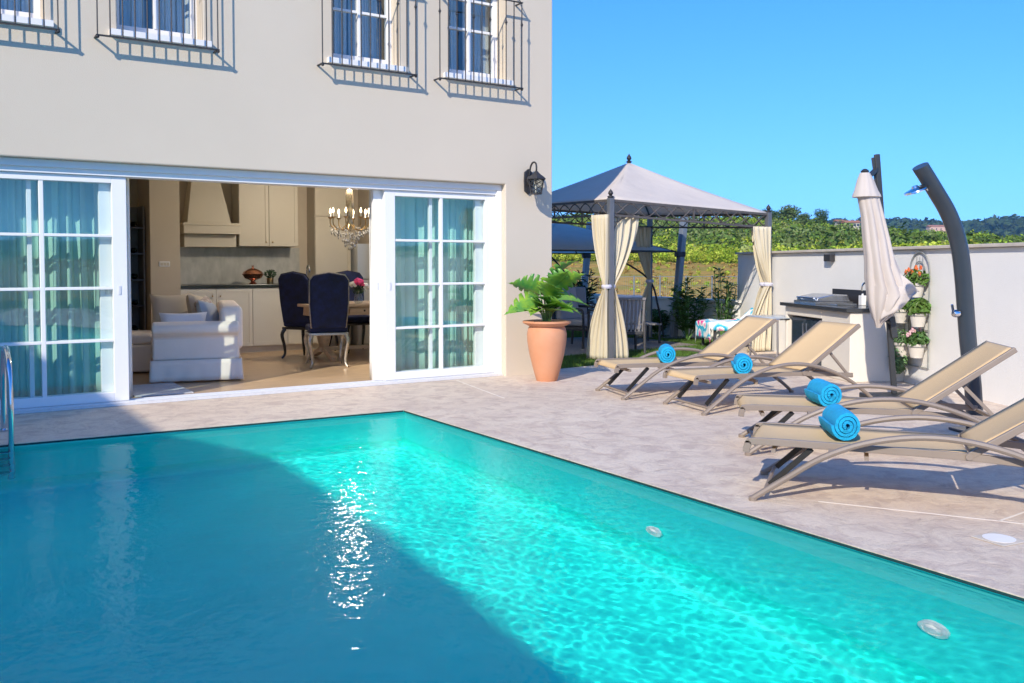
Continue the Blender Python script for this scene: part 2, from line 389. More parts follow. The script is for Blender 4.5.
M_IRON = mat('dark_iron', (0.055, 0.055, 0.06), rough=0.5, metal=0.4, var=0.3, scale=30, bump=0.3, bscale=120)
M_TILE = mat('roof_tile', (0.45, 0.2, 0.12), rough=0.8, var=0.4, scale=5)
M_GLASS = glass_mat('door_glass', tint=(0.96, 1.0, 0.99), refl=0.55, base=0.03)
M_GLASS_UP = glass_mat('window_glass', tint=(0.93, 0.97, 0.98), refl=1.1, base=0.05)
M_INT = mat('interior_wall', (0.52, 0.45, 0.35), rough=0.9, var=0.05, scale=2)
M_CEIL = mat('ceiling_paint', (0.8, 0.78, 0.73), rough=0.9)
FY = 8.855
house = thing('villa', 'cream rendered two storey villa with white sliding doors and iron window grilles beside the pool', 'villa', (6.322, FY, 0))
def hb(name, mb, m, parent=None, **k):
    """house part from world coordinates"""
    o = mb.build(name, m, parent or house, **k)
    o.data.transform(Matrix.Translation((-6.322, -FY, 0))); return o
DX0, DX1 = 0.10, 5.66
WIN = [(0.56, 1), (1.90, 1), (3.955, 1), (5.30, 1)]
holes = [rect(DX0, DX1, 0.0, 2.217)] + [rect(c - .375, c + .375, 3.40, 4.55) for c, _ in WIN]
# the door hole reaches the ground: outline runs round it
outer = [(-7, -0.3), (DX0, -0.3), (DX0, 2.217), (DX1, 2.217), (DX1, -0.3), (6.322, -0.3), (6.322, 5.75), (-7, 5.75)]
front = wall_plate('front_wall', outer, holes[1:], FY, FY + .30, M_RENDER, house, bevel=0.012)
front.data.transform(Matrix.Translation((-6.322, -FY, 0)))
m = MB(); m.box((6.022, FY + .30, -.3), (6.322, 9.75, 5.75)); m.box((6.022, 9.75, -.3), (6.322, 13.0, .5)); m.box((6.022, 9.75, 2.3), (6.322, 13.0, 5.75)); m.box((6.022, 13.0, -.3), (6.322, 14.3, 5.75)); m.box((-7, 14.3, -.3), (6.322, 14.6, 5.75)); m.box((-7, FY + .3, -.3), (-6.7, 14.3, 5.75))
hb('side_wall', m, M_RENDER)
m = MB(); m.prism([(FY - .35, 5.755), (14.95, 5.755), (11.7, 7.1)], 'x', -7.2, 6.33); hb('roof', m, M_TILE)
# wing on the left, outside the picture, whose shadow falls over the pool
wing = thing('villa_wing', 'side wing of the villa standing left of the pool and shading it', 'villa', (-6.12, FY, 0))
m = MB(); m.box((-6, -FY - 12, -.3), (0, -.002, 5.72)); m.build('wall', M_RENDER, wing)
m = MB(); m.prism([(-6.0, 5.725), (-.0, 5.725), (-3.0, 6.6)], 'y', -FY - 12, 0); m.build('roof', M_TILE, wing)
# interior shell
M_FLOOR = mat('timber_floor', (0.58, 0.41, 0.25), rough=0.35, var=0.3, scale=3, stretch=(1, 9, 1), bump=0.05)
m = MB(); m.box((DX0 - .6, 9.125, -.2), (6.022, 14.3, -.002)); f_ = struct(m.build('interior_floor', M_FLOOR))
m = MB(); m.box((DX0 - .6, 9.155, 2.62), (6.022, 14.3, 2.75)); hb('ceiling', m, M_CEIL)
m = MB(); m.box((-.8, 9.155, -.2), (-.5, 14.3, 2.62)); m.box((-.5, 13.85, -.002), (6.022, 14.3, 2.62)); m.box((6.0, 9.155, -.002), (6.0215, 9.75, 2.62)); m.box((6.0, 13.0, -.002), (6.0215, 13.85, 2.62)); m.box((6.0, 9.75, -.002), (6.0215, 13.0, .5)); m.box((6.0, 9.75, 2.3), (6.0215, 13.0, 2.62))
m.box((2.62, 13.05, 0), (3.01, 13.85, 2.62)); hb('interior_wall', m, M_INT)
# upper rooms: floor, back wall
m = MB(); m.box((-1, 9.155, 3.1), (6.022, 12.2, 3.15)); m.box((-1, 12.2, 3.1), (6.022, 12.3, 5.6)); hb('upper_room', m, M_INT)
# unseen side window, added to let more sky light into the living room
m = MB(); m.box((6.10, 9.751, .501), (6.16, 12.999, .58)); m.box((6.10, 9.751, 2.22), (6.16, 12.999, 2.299))
for yy in (9.751, 10.80, 11.86, 12.93): m.box((6.101, yy, .58), (6.159, yy + .069, 2.22))
o = hb('added_side_window', m, M_WHITE); m = MB(); m.box((6.125, 9.80, .56), (6.130, 12.95, 2.24)); hb('pane', m, M_GLASS, o)
# door sill
M_ALU = mat('door_track', (0.72, 0.73, 0.74), rough=0.4, var=.1, scale=20)
m = MB(); m.box((DX0, 8.905, 0.002), (DX1 - .002, 9.12, 0.028)); 
for y in (8.96, 9.03, 9.09): m.box((DX0, y, .028), (DX1 - .002, y + .012, .036))
hb('door_sill', m, M_ALU)
# head: stepped box of the sliding doors
m = MB(); m.box((DX0, 8.93, 2.15), (DX1 - .002, 9.14, 2.215)); m.box((DX0, 8.96, 2.10), (DX1 - .06, 9.14, 2.15)); m.box((DX1 - .062, 8.93, .0), (DX1 - .002, 9.14, 2.148))
hb('door_frame', m, M_WHITE, bevel=.004)
def leaf_root(x0, x1, y, hx):
    """a leaf is a part of the house: frame is the part, pane and handle are its sub-parts"""
    w = x1 - x0; z0, z1 = .036, 2.098; T = Matrix.Translation((x0, y, 0))
    st = .125; zb = z0 + .085; zt = z1 - .06; c = w / 2; hs = (zt - zb) / 4
    m = MB(); m.box((0, 0, z0), (st, .055, z1)); m.box((w - st, 0, z0), (w, .055, z1))
    m.box((st, 0, z0), (w - st, .055, zb)); m.box((st, 0, zt), (w - st, .055, z1)); m.box((c - .019, .006, zb), (c + .019, .05, zt))
    for k in (1, 2, 3):
        for a, b in ((st, c - .019), (c + .019, w - st)): m.box((a, .006, zb + hs * k - .013), (b, .05, zb + hs * k + .013))
    o = m.build('sliding_door', M_WHITE, house, bevel=.004); o.location = (x0 - 6.322, y - FY, 0)
    m = MB(); m.box((st - .004, .026, zb - .004), (w - st + .004, .031, zt + .004)); m.build('pane', M_GLASS, o)
    m = MB(); m.box((hx - .010, -.006, 1.02), (hx + .010, -.0005, 1.10)); m.build('handle', M_ALU, o)
    return o
leaf_root(.20, 1.60, 8.985, 1.33)
leaf_root(4.20, 5.595, 8.985, .06)
leaf_root(4.10, 5.50, 9.055, .05)
leaf_root(.12, 1.50, 9.055, 1.31)
# upper windows
for c, _ in WIN:
    w = .75; x0 = c - .375; y = 9.06
    m = MB(); z0, z1 = 3.40, 4.55; fr = .055
    m.box((x0 + .001, y, z0 + .001), (x0 + fr, y + .07, z1 - .001)); m.box((x0 + w - fr, y, z0 + .001), (x0 + w - .001, y + .07, z1 - .001))
    m.box((x0 + fr, y, z0 + .001), (x0 + w - fr, y + .07, z0 + .10)); m.box((x0 + fr, y, z1 - fr), (x0 + w - fr, y + .07, z1 - .001))
    m.box((c - .02, y - .008, z0 + .10), (c + .02, y + .06, z1 - fr))
    for zz in (3.965, 4.30):
        for a, b in ((x0 + fr, c - .02), (c + .02, x0 + w - fr)): m.box((a, y + .004, zz - .014), (b, y + .05, zz + .014))
    o = hb('window', m, M_WHITE, bevel=.003)
    m = MB(); m.box((x0 + fr - .003, y + .03, z0 + .097), (x0 + w - fr + .003, y + .035, z1 - fr + .003)); hb('pane', m, M_GLASS_UP, o)
    m = MB(); m.box((x0 - .07, FY - .05, 3.345), (x0 + w + .07, 9.06, 3.398)); hb('window_sill', m, M_WHITE, o)
# iron grilles in front of the upper windows
def grille(xa, xb):
    D = .13; y = FY - D; z0, z1 = 3.305, 4.27; m = MB(); r = .0065
    for z in (z0, z1):
        m.bar((xa - .012, y, z), (xb + .012, y, z), .034 if z == z0 else .022, .010)
        for x in (xa, xb): m.bar((x, y, z), (x, FY - .001, z), .022, .010)
    nb = 10
    xs = [xa + (xb - xa) * i / nb for i in range(nb + 1)]
    for i, x in enumerate(xs):
        m.tube([(x, y, z0), (x, y, z1)], r, 6)
        if i % 2 == 0:
            zc = 4.02 - 0.14 * (i % 4 == 2) * 0
            for dz, rr in ((-.02, .010), (0, .016), (.02, .010)): m.ball((x, y, zc + dz), rr, 8, 6)
    for x in (xa, xb):
        m.ball((x, y, z0 - .012), .017, 8, 6)
        # scroll bracket over the top rail
        m.tube(smooth_path([(x, FY - .005, z1 + .10), (x, y + .07, z1 + .06), (x, y + .02, z1 + .01), (x, y, z1)], 5), .006, 6)
    hb('window_grille', m, M_IRON, smooth=True)
for a, b in ((-.05, 1.03), (1.34, 2.38), (3.41, 4.45), (4.74, 5.80)): grille(a, b)

# ---- curtains
M_SHEER = mat('green_sheer', (0.60, 0.86, 0.80), rough=0.8, var=0.2, scale=1.6, trans=0.25)
M_VOILE = mat('white_voile', (0.92, 0.92, 0.90), rough=0.85, trans=0.3)
def curtain(name, x0, x1, y, z0, z1, m, label, folds=9, amp=.035, group=None, gather=0.0, seed=0):
    rs = random.Random(seed); ph = [rs.random() * 6 for _ in range(4)]
    mb = MB(); w = x1 - x0
    def fn(u, v):
        a = amp * (.55 + .45 * sin(u * 9 + ph[0])) * (1.15 - .3 * v)
        xx = x0 + w * u + gather * w * (1 - v) * (u - .5) + .012 * sin(2 * pi * folds * u * 2 + ph[1])
        return (xx - x0, a * sin(2 * pi * folds * u + ph[1] + .8 * sin(3 * v + ph[2])) + .012 * sin(2 * pi * folds * 2.3 * u + ph[3]), z0 + (z1 - z0) * v)
    mb.grid(fn, max(40, folds * 12), 10)
    o = mb.build(name, m, smooth='all', solid=.002); o.location = (x0, y, 0)
    return tag(o, label, 'curtain', group)
G_ = 'green sheer curtains behind the sliding doors'
curtain('curtain', .22, 1.50, 9.30, .02, 2.45, M_SHEER, 'pale green pleated sheer hanging behind the left sliding door', 11, .04, G_, seed=1)
curtain('curtain', 4.42, 5.85, 9.30, .02, 2.45, M_SHEER, 'pale green pleated sheer hanging behind the right sliding door', 10, .035, G_, seed=2)
curtain('curtain', 1.58, 1.67, 9.24, .02, 2.45, M_VOILE, 'narrow white drape gathered at the left side of the open doorway', 3, .03, seed=3)
curtain('curtain', 4.14, 4.27, 9.24, .02, 2.45, M_VOILE, 'narrow white drape gathered at the right side of the open doorway', 3, .03, seed=4)
wl = ['of the leftmost upper window, cut by the picture edge', 'in the upper window above the left sliding door', 'in the upper window above the dark blue chairs', 'in the upper window above the right sliding door']
for i, (c, _) in enumerate(WIN):
    for s, side in ((0, 'left'), (1, 'right')):
        x0 = c - .40 + s * (.44 if i != 2 else .36)
        curtain('curtain', x0, x0 + .34, 9.26, 3.2, 4.8, M_VOILE, f'pale voile on the {side} side {wl[i]}', 5, .022, 'voile curtains of the upper windows', seed=10 + i * 2 + s)

# ---- wall lantern
lan = thing('wall_lantern', 'black iron coach lantern with diamond lattice on the wall at the corner of the villa', 'lantern', (5.97, FY, 2.27))
m = MB()
m.prism([(-.055, -.12), (0, -.16), (.055, -.12), (.06, 0), (.055, .10), (0, .14), (-.055, .10), (-.06, 0)], 'y', -.022, 0); m.ball((0, -.03, 0), (.035, .03, .06)); m.build('back_plate', M_IRON, lan, bevel=.004)
m = MB(); m.tube(smooth_path([(0, -.03, .06), (0, -.06, .16), (0, -.11, .205), (0, -.165, .19), (0, -.18, .135), (0, -.175, .10)], 6), .0105, 8)
m.tube(smooth_path([(0, -.03, -.03), (0, -.07, -.055), (0, -.09, -.02), (0, -.07, .0)], 5), .007, 6); m.build('arm', M_IRON, lan, smooth=True)
c0 = Vector((0, -.175, 0))
m = MB()
m.lathe([(.118, .0), (.122, .008), (.10, .03), (.055, .062), (.03, .085), (.018, .10), (0, .11)], c0, 6); m.build('lamp_cap', M_IRON, lan)
m = MB()
rt_, rb_ = .098, .066; zt, zb = .0, -.155
def pt(r, k, z): t = 2 * pi * k / 6; return c0 + Vector((r * cos(t), r * sin(t), z))
for k in range(6):
    m.bar(pt(rt_, k, zt), pt(rb_, k, zb), .010)
    for i in range(3):
        f0, f1 = i / 3, (i + 1) / 3
        def L_(k_, f): 
            return pt(rt_ + (rb_ - rt_) * f, k_, zt + (zb - zt) * f)
        m.bar(L_(k, f0), L_(k + 1, f1), .005); m.bar(L_(k + 1, f0), L_(k, f1), .005)
m.lathe([(.066, zb - .012), (.075, zb - .008), (.075, zb), (.066, zb + .004)], c0, 6); m.build('cage', M_IRON, lan)
m = MB(); m.lathe([(.055, zb), (.085, zt - .004)], c0, 6)
m.build('lamp_glass', glass_mat('lantern_glass', (0.85, 0.88, 0.85)), lan)
m = MB(); m.lathe([(.012, zb), (.012, zb + .05), (.018, zb + .07), (.010, zb + .105), (0, zb + .11)], c0, 10); m.build('bulb', M_WHITE, lan, smooth=True)
# ------------------------------------------------------------------ inside the living room
M_CAB = mat('cream_cabinet', (0.52, 0.47, 0.37), rough=0.5, var=.04, scale=2)
M_CABW = mat('white_cabinet', (0.66, 0.63, 0.55), rough=0.45, var=.03, scale=2)
M_TOP = mat('dark_worktop', (0.025, 0.03, 0.03), rough=0.18)
M_BRONZE = mat('aged_brass', (0.55, 0.38, 0.18), rough=0.3, metal=1.0, var=.3, scale=20)
M_COPPER = mat('copper', (0.75, 0.36, 0.24), rough=0.25, metal=1.0)
M_LINEN = mat('sofa_linen', (0.90, 0.80, 0.70), rough=0.95, var=.06, scale=3, bump=.3, bscale=250, sheen=.2)
M_DARK = mat('dark_wood', (0.03, 0.022, 0.02), rough=0.3)
M_CHROME = mat('chrome', (0.75, 0.76, 0.78), rough=0.12, metal=1.0)
def door(m, x0, x1, z0, z1, y):
    """shaker door front"""
    m.box((x0 + .004, y, z0), (x1 - .004, y + .018, z1)); b = .055
    m.box((x0 + .004, y - .008, z0), (x0 + b, y, z1)); m.box((x1 - b, y - .008, z0), (x1 - .004, y, z1))
    m.box((x0 + b, y - .008, z0), (x1 - b, y, z0 + b)); m.box((x0 + b, y - .008, z1 - b), (x1 - b, y, z1))
def knob(parent, x, y, z):
    m = MB(); m.ball((x, y - .018, z), .012, 8, 6); m.bar((x, y - .01, z), (x, y, z), .008); return m.build('knob', M_BRONZE, parent, smooth=True)
t = thing('base_cabinets', 'long white base cabinets under the dark kitchen worktop', 'kitchen cabinet', (3.02, 13.25, 0))
m = MB(); m.box((0, .02, .09), (2.10, .59, .955)); m.box((0, .06, 0), (2.10, .59, .09)); m.build('carcass', M_CABW, t)
for i in range(4):
    x0 = .0 + i * .525; m = MB(); door(m, x0, x0 + .525, .10, .94, 0); dd = m.build('cabinet_door', M_CABW, t); knob(dd, x0 + (.47 if i % 2 == 0 else .055), -.008, .84)
m = MB(); m.box((-.005, -.03, .957), (2.12, .595, 1.0)); m.build('worktop', M_TOP, t, bevel=.003)
m = MB(); m.box((3.015, 13.838, 1.003), (5.0, 13.849, 1.55)); hb('backsplash', m, mat('backsplash_tile', (0.52, 0.51, 0.45), rough=.25, var=.3, scale=7, stretch=(1, 1, .5)))
t = thing('wall_cabinet', 'pair of cream wall cabinet doors to the right of the cooker hood', 'kitchen cabinet', (3.95, 13.48, 1.56))
m = MB(); m.box((0, .02, 0), (.90, .36, 1.055)); m.build('carcass', M_CAB, t)
for i in range(2):
    m = MB(); door(m, .45 * i, .45 * i + .45, .01, 1.04, 0); dd = m.build('cabinet_door', M_CAB, t); knob(dd, .45 + (-.05 if i == 0 else .05), -.008, .07)
t = thing('tall_cabinet', 'tall cream larder cabinet standing right of the worktop', 'kitchen cabinet', (5.0, 13.50, 0))
m = MB(); m.box((.13, .02, .0), (.72, .34, 2.61)); m.build('carcass', M_CAB, t)
for z0, z1 in ((.08, 2.03), (2.045, 2.6)):
    m = MB(); door(m, .13, .72, z0, z1, 0); dd = m.build('cabinet_door', M_CAB, t); knob(dd, .66, -.008, z0 + .08 if z0 > 1 else 1.1)
t = thing('fridge', 'tall pale grey fridge in the corner behind the chandelier', 'fridge', (5.75, 13.3, 0))
m = MB(); m.box((0, .03, .02), (.24, .54, 1.62)); m.build('body', mat('grey_steel', (.45, .46, .46), rough=.35, metal=.3), t, bevel=.01)
m = MB(); m.box((0, 0, .04), (.24, .028, 1.05)); m.box((0, 0, 1.065), (.24, .028, 1.62)); m.build('fridge_door', mat('grey_steel_door', (.5, .51, .51), rough=.3, metal=.3), t, bevel=.006)
t = thing('cooker_hood', 'cream tapered cooker hood with a wide mantel shelf', 'cooker hood', (3.20, 13.5, 1.55))
m = MB(); m.add([(.02, 0, .35), (.64, 0, .35), (.64, .34, .35), (.02, .34, .35), (.11, .1, .95), (.52, .1, .95), (.52, .34, .95), (.11, .34, .95), (.13, .12, 1.06), (.50, .12, 1.06), (.50, .34, 1.06), (.13, .34, 1.06)],
    [(0, 3, 2, 1), (0, 1, 5, 4), (1, 2, 6, 5), (2, 3, 7, 6), (3, 0, 4, 7), (4, 5, 9, 8), (5, 6, 10, 9), (6, 7, 11, 10), (7, 4, 8, 11), (8, 9, 10, 11)]); m.build('chimney', M_CAB, t)
m = MB(); m.box((-.06, -.12, .185), (.74, .34, .345)); m.box((-.075, -.135, .305), (.745, .345, .33)); m.build('mantel', M_CAB, t, bevel=.006)
m = MB(); m.box((-.02, .02, .0), (.72, .34, .18)); m.build('frieze', M_CAB, t)
# tap, copper bowl, little plant
t = thing('kitchen_tap', 'arched chrome tap rising behind the dark blue chairs', 'tap', (5.0, 13.52, 1.0))
m = MB(); m.tube(smooth_path([(0, 0, 0), (0, 0, .2), (0, -.03, .27), (0, -.09, .28), (0, -.12, .22), (0, -.12, .17)], 6), .013, 8); m.lathe([(.025, 0), (.025, .03), (.014, .04)], n=12); m.build('spout', M_CHROME, t, smooth=True)
m = MB(); m.bar((.02, 0, .05), (.08, -.01, .07), .012); m.build('lever', M_CHROME, t)
t = thing('copper_tureen', 'lidded copper serving dish standing on the dark worktop', 'serving dish', (4.14, 13.45, 1.0))
m = MB(); m.lathe([(.05, 0), (.06, .01), (.03, .04), (.04, .06), (.12, .09), (.15, .14), (.16, .15), (.15, .155)], n=24); m.build('bowl', M_COPPER, t, smooth=True)
m = MB(); m.lathe([(.15, .158), (.13, .19), (.07, .225), (.02, .24), (.015, .26), (.02, .275), (0, .28)], n=24); m.build('lid', M_COPPER, t, smooth=True)
def leafy(mb, c, R_, n, size, rs, flat=.0, up=.3):
    """leaf-sized quads scattered through an ellipsoid"""
    c = Vector(c)
    for _ in range(n):
        while True:
            p = Vector((rs.uniform(-1, 1), rs.uniform(-1, 1), rs.uniform(-1, 1)))
            if p.length <= 1: break
        p = p * (.55 + .45 * rs.random()) if p.length < .5 else p
        nrm = (p.normalized() + Vector((rs.uniform(-.8, .8), rs.uniform(-.8, .8), rs.uniform(-.4, .8) + up))).normalized()
        _, a, b = frame_of(nrm); th = rs.random() * 6.28; s_ = size * rs.uniform(.6, 1.3)
        e1 = a * cos(th) + b * sin(th); e2 = b * cos(th) - a * sin(th)
        q = c + Vector((p.x * R_[0], p.y * R_[1], p.z * R_[2]))
        mb.add([q - e1 * s_, q - e2 * s_ * .42 + nrm * s_ * .12, q + e1 * s_, q + e2 * s_ * .42 + nrm * s_ * .12], [(0, 1, 2, 3)])
M_LEAF = mat('leaf_green', (0.10, 0.22, 0.05), rough=0.5, var=.4, scale=9, island=.35, trans=.25)
M_LEAF_D = mat('leaf_dark', (0.045, 0.10, 0.04), rough=0.5, var=.4, scale=6, island=.4, trans=.2)
rs = random.Random(5)
t = thing('small_plant', 'tiny round plant in a gold pot on the worktop', 'plant', (4.40, 13.45, 1.0))
m = MB(); m.lathe([(.045, 0), (.055, .09), (.05, .09), (.045, .08)], n=16); m.build('pot', M_BRONZE, t, smooth=True)
m = MB(); leafy(m, (0, 0, .15), (.09, .09, .07), 150, .025, rs); m.build('foliage', M_LEAF_D, t)
t = thing('light_switch', 'white switch plate on the cream pillar behind the sofa', 'switch', (2.80, 13.05, 1.30))
m = MB(); m.box((-.07, -.01, -.035), (.07, 0, .035)); m.build('plate', M_WHITE, t, bevel=.003)
m = MB(); [m.box((-.055 + k * .04, -.014, -.022), (-.02 + k * .04, -.0105, .022)) for k in range(3)]; m.build('rocker', M_CAB, t)
# wine rack in the alcove
t = thing('wine_rack', 'narrow dark wine rack with bottles in the alcove left of the pillar', 'wine rack', (2.28, 13.3, 0))
m = MB(); 
for x in (0, .30): m.box((x, 0, 0), (x + .02, .4, 2.1))
m.box((.02, .38, 0), (.30, .4, 2.1)); m.build('frame', mat('grey_rack', (.22, .22, .22), rough=.6), t)
for k in range(5):
    m = MB(); m.box((.02, .02, .35 + k * .36), (.30, .38, .37 + k * .36)); m.build('shelf', M_DARK, t)
for k in range(5):
    for j in range(2):
        b = MB(); b.lathe([(.0, 0), (.037, .003), (.037, .19), (.014, .25), (.014, .30), (0, .305)], n=12)
        o = b.build('wine_bottle', mat('bottle_glass', (.01, .02, .012), rough=.1) if k + j == 0 else bpy.data.materials['bottle_glass'], smooth=True)
        o.location = (2.28 + .09 + j * .12, 13.62, .37 + k * .36 + .040); o.rotation_euler = (R(90), 0, 0)
        tag(o, f'dark wine bottle lying on the {["lowest", "second lowest", "middle", "second highest", "highest"][k]} shelf of the wine rack, {["left", "right"][j]} one', 'bottle', 'bottles in the wine rack')
# ---- sofa
A = R(-14)
sofa = thing('sofa', 'pale linen sofa with a rolled arm and pleated skirt just inside the doorway', 'sofa', (2.06, 10.36, 0), A)
SD, SL = .95, 2.0
def sofa_arm(y0):
    m = MB(); prof = [(y0 + .04, .24), (y0 + .04, .50), (y0 - .03, .55), (y0 - .035, .62), (y0 + .03, .665), (y0 + .13, .665), (y0 + .19, .62), (y0 + .20, .55), (y0 + .20, .24)]
    m.prism(prof, 'x', .02, SD - .02); return m.build('arm', M_LINEN, sofa, smooth=True, bevel=.025, seg=3)
sofa_arm(.0); sofa_arm(SL - .2)
m = MB(); m.box((.06, .05, .20), (SD - .03, SL - .05, .34)); m.build('base', M_LINEN, sofa, bevel=.02)
m = MB(); m.box((SD - .22, .06, .34), (SD + .02, SL - .06, .83)); m.build('backrest', M_LINEN, sofa, bevel=.06, seg=4)
for k in range(2):
    m = MB(); m.box((.0, .215 + k * .79, .345), (SD - .23, .995 + k * .79, .47)); m.build('seat_cushion', M_LINEN, sofa, bevel=.04, seg=3)
m = MB(); m.box((-.50, SL - .92, .345), (-.01, SL - .22, .47)); m.build('chaise_cushion', M_LINEN, sofa, bevel=.04, seg=3)
m = MB(); m.box((-.50, SL - .95, .02), (-.02, SL - .02, .34)); m.build('chaise_base', M_LINEN, sofa, bevel=.02)
m = MB(); per = [(.0, .0), (SD, .0), (SD, SL), (.0, SL)]
def skirt(u, v):
    L_ = [SD, SL, SD, SL]; tt = u * sum(L_); i = 0
    while i < 3 and tt > L_[i]: tt -= L_[i]; i += 1
    a, b = Vector(per[i]), Vector(per[(i + 1) % 4]); p = a + (b - a) * min(1, tt / L_[i]); c = Vector((SD / 2, SL / 2)); f = min(tt, L_[i] - tt)
    k = .03 * (1 - v) * (1 + .6 * sin(tt * 34)) * (.4 + .6 * math.exp(-f * 9)) 
    q = p + (p - c).normalized() * k; return (q.x, q.y, .02 + .23 * v)
m.grid(skirt, 180, 4); m.build('skirt', M_LINEN, sofa, smooth='all', solid=.006)
def cushion(x, y, z, w, h, d, rz, lean, m, label, roll=0):
    mb = MB(); N = 12
    for sgn in (1, -1):
        def fn(u, v):
            a, b = 2 * u - 1, 2 * v - 1; k = max(0, (1 - a ** 4) * (1 - b ** 4)) ** .55
            pinch = 1 - .10 * (1 - abs(b) ** 2) * abs(a) ** 6
            pz = 1 - .10 * (1 - abs(a) ** 2) * abs(b) ** 6
            return (a * w / 2 * pinch, sgn * d / 2 * k, b * h / 2 * pz)
        mb.grid(fn, N, N)
    o = mb.build('cushion', m, smooth='all'); o.location = (x, y, z + h / 2); o.rotation_euler = (lean, roll, rz)
    return tag(o, label, 'cushion', 'cushions on the sofa')
M_C1 = mat('cushion_beige', (0.55, 0.48, 0.38), rough=.95, bump=.3, bscale=200)
M_C2 = mat('cushion_white', (0.78, 0.78, 0.80), rough=.95, bump=.2, bscale=200)
M_C3 = mat('cushion_blue_grey', (0.42, 0.46, 0.52), rough=.95, bump=.2, bscale=200)
M_C4 = mat('cushion_floral', (0.62, 0.56, 0.5), var2=(0.28, 0.2, 0.18), scale=14, rough=.95, detail=2)
def sp(lx, ly): v = rotz(A) @ Vector((lx, ly, 0)); return v.x + 2.06, v.y + 10.36
x, y = sp(.34, .36); cushion(x, y, .46, .52, .30, .16, A + R(4), R(-14), M_C2, 'white lumbar cushion lying behind the near arm')
x, y = sp(.62, .62); cushion(x, y, .46, .42, .42, .16, A + R(68), R(-18), M_C3, 'blue grey square cushion propped against the sofa back', R(8))
x, y = sp(.60, 1.02); cushion(x, y, .47, .44, .44, .16, A + R(75), R(-20), M_C4, 'patterned brown and cream cushion in the middle of the sofa', R(-6))
x, y = sp(.52, 1.40); cushion(x, y, .47, .46, .46, .17, A + R(60), R(-16), M_C1, 'beige cushion behind the patterned one', R(10))
x, y = sp(.18, 1.62); cushion(x, y, .46, .50, .48, .17, A + R(8), R(-18), M_C1, 'large beige cushion propped on the far arm at the left')
# rug
m = MB(); m.box((-.25, -.45, 0), (.30, .45, .010)); o = m.build('rug', mat('pale_rug', (.6, .62, .66), rough=.95, var=.2, scale=30)); o.location = (1.98, 9.85, 0.001); tag(o, 'pale rug edge on the floor behind the white drape', 'rug')
# ---- chairs
M_VELVET = mat('navy_velvet', (0.005, 0.014, 0.075), rough=.8, var=.7, scale=12, sheen=.0, bump=.2, bscale=60)
M_LACQ = mat('black_lacquer', (0.02, 0.018, 0.018), rough=.18)
M_SILV = mat('antique_silver', (0.55, 0.50, 0.45), rough=.3, metal=.8, var=.4, scale=30)
def dining_chair(loc, rz, label, frame):
    """front of the chair looks along +y of its own frame, origin on the floor under the seat"""
    t = thing('dining_chair', label, 'chair', loc, rz, 'dark blue velvet dining chairs')
    m = MB(); m.box((-.24, -.22, .44), (.24, .25, .53)); m.build('seat', M_VELVET, t, bevel=.03, seg=3)
    out = [(-.21, .50), (-.235, .80), (-.235, 1.10), (-.19, 1.165), (-.08, 1.185), (0, 1.20), (.08, 1.185), (.19, 1.165), (.235, 1.10), (.235, .80), (.21, .50)]
    m = MB(); m.prism([(x, z - .5) for x, z in out], 'y', -.035, .035); o = m.build('backrest', M_VELVET, t, bevel=.02, seg=3)
    o.location = (0, -.225, .5); o.rotation_euler = (R(7), 0, 0)
    m = MB(); m.tube([(x * 1.02, 0, z - .5) for x, z in out], .011, 6); q = m.build('back_frame', frame, o, smooth=True)
    m = MB(); m.box((-.245, -.235, .405), (.245, .255, .438)); m.build('seat_rail', frame, t, bevel=.006)
    for sx in (-1, 1):
        for sy in (-1, 1):
            b = 1 if sy > 0 else -1
            pts = smooth_path([(sx * .21, sy * .215, .41), (sx * .235, sy * .245, .33), (sx * .215, sy * .225, .19), (sx * .205, sy * .225, .07), (sx * .23, sy * .26, .008)], 4)
            m = MB(); m.tube(pts, [.028 - .014 * (i / (len(pts) - 1)) for i in range(len(pts))], 8); m.build('leg', frame, t, smooth=True)
    return t
dining_chair((4.33, 11.02, 0), R(-14), 'dark blue velvet chair with silver legs seen from behind, nearest the doorway', M_SILV)
dining_chair((4.47, 12.10, 0), R(-55), 'dark blue velvet chair with black legs at the left end of the table', M_LACQ)
dining_chair((5.42, 12.62, 0), R(180), 'dark blue velvet chair on the far side of the table behind the flowers', M_LACQ)
# ---- table
M_OAK = mat('limed_oak', (0.58, 0.43, 0.30), rough=.45, var=.25, scale=3, stretch=(1, 8, 8))
t = thing('dining_table', 'pale wooden dining table with a carved pedestal', 'table', (5.12, 11.85, 0))
m = MB(); m.box((-.86, -.47, .725), (.86, .47, .765)); m.build('tabletop', M_OAK, t, bevel=.008)
m = MB(); m.box((-.80, -.40, .61), (.80, .40, .724)); m.build('apron', M_OAK, t)
m = MB(); m.box((-.30, -.43, .635), (.12, -.402, .705)); dr = m.build('drawer', M_OAK, t); m = MB(); m.ball((-.09, -.442, .67), .014); m.build('knob', M_DARK, dr)
for x in (-.5, .5):
    m = MB(); m.lathe([(.10, .10), (.06, .16), (.09, .28), (.10, .36), (.055, .46), (.09, .56), (.09, .609)], (x, 0, 0), 16)
    for s in (-1, 1): m.bar((x, 0, .16), (x + .0, s * .36, .03), .08, .06)
    m.build('pedestal', M_OAK, t, smooth=True)
m = MB(); m.bar((-.5, 0, .14), (.5, 0, .14), .06, .05); m.build('stretcher', M_OAK, t)
t = thing('flower_vase', 'glass vase of pink and white flowers on the dining table', 'vase', (5.0, 11.55, .765))
m = MB(); m.lathe([(.04, 0), (.06, .02), (.055, .09), (.035, .14), (.05, .17)], n=20); m.build('vase', glass_mat('vase_glass', (.8, .85, .85), base=.1), t, smooth=True)
m = MB(); leafy(m, (0, 0, .19), (.10, .10, .07), 60, .035, rs); m.build('foliage', M_LEAF_D, t)
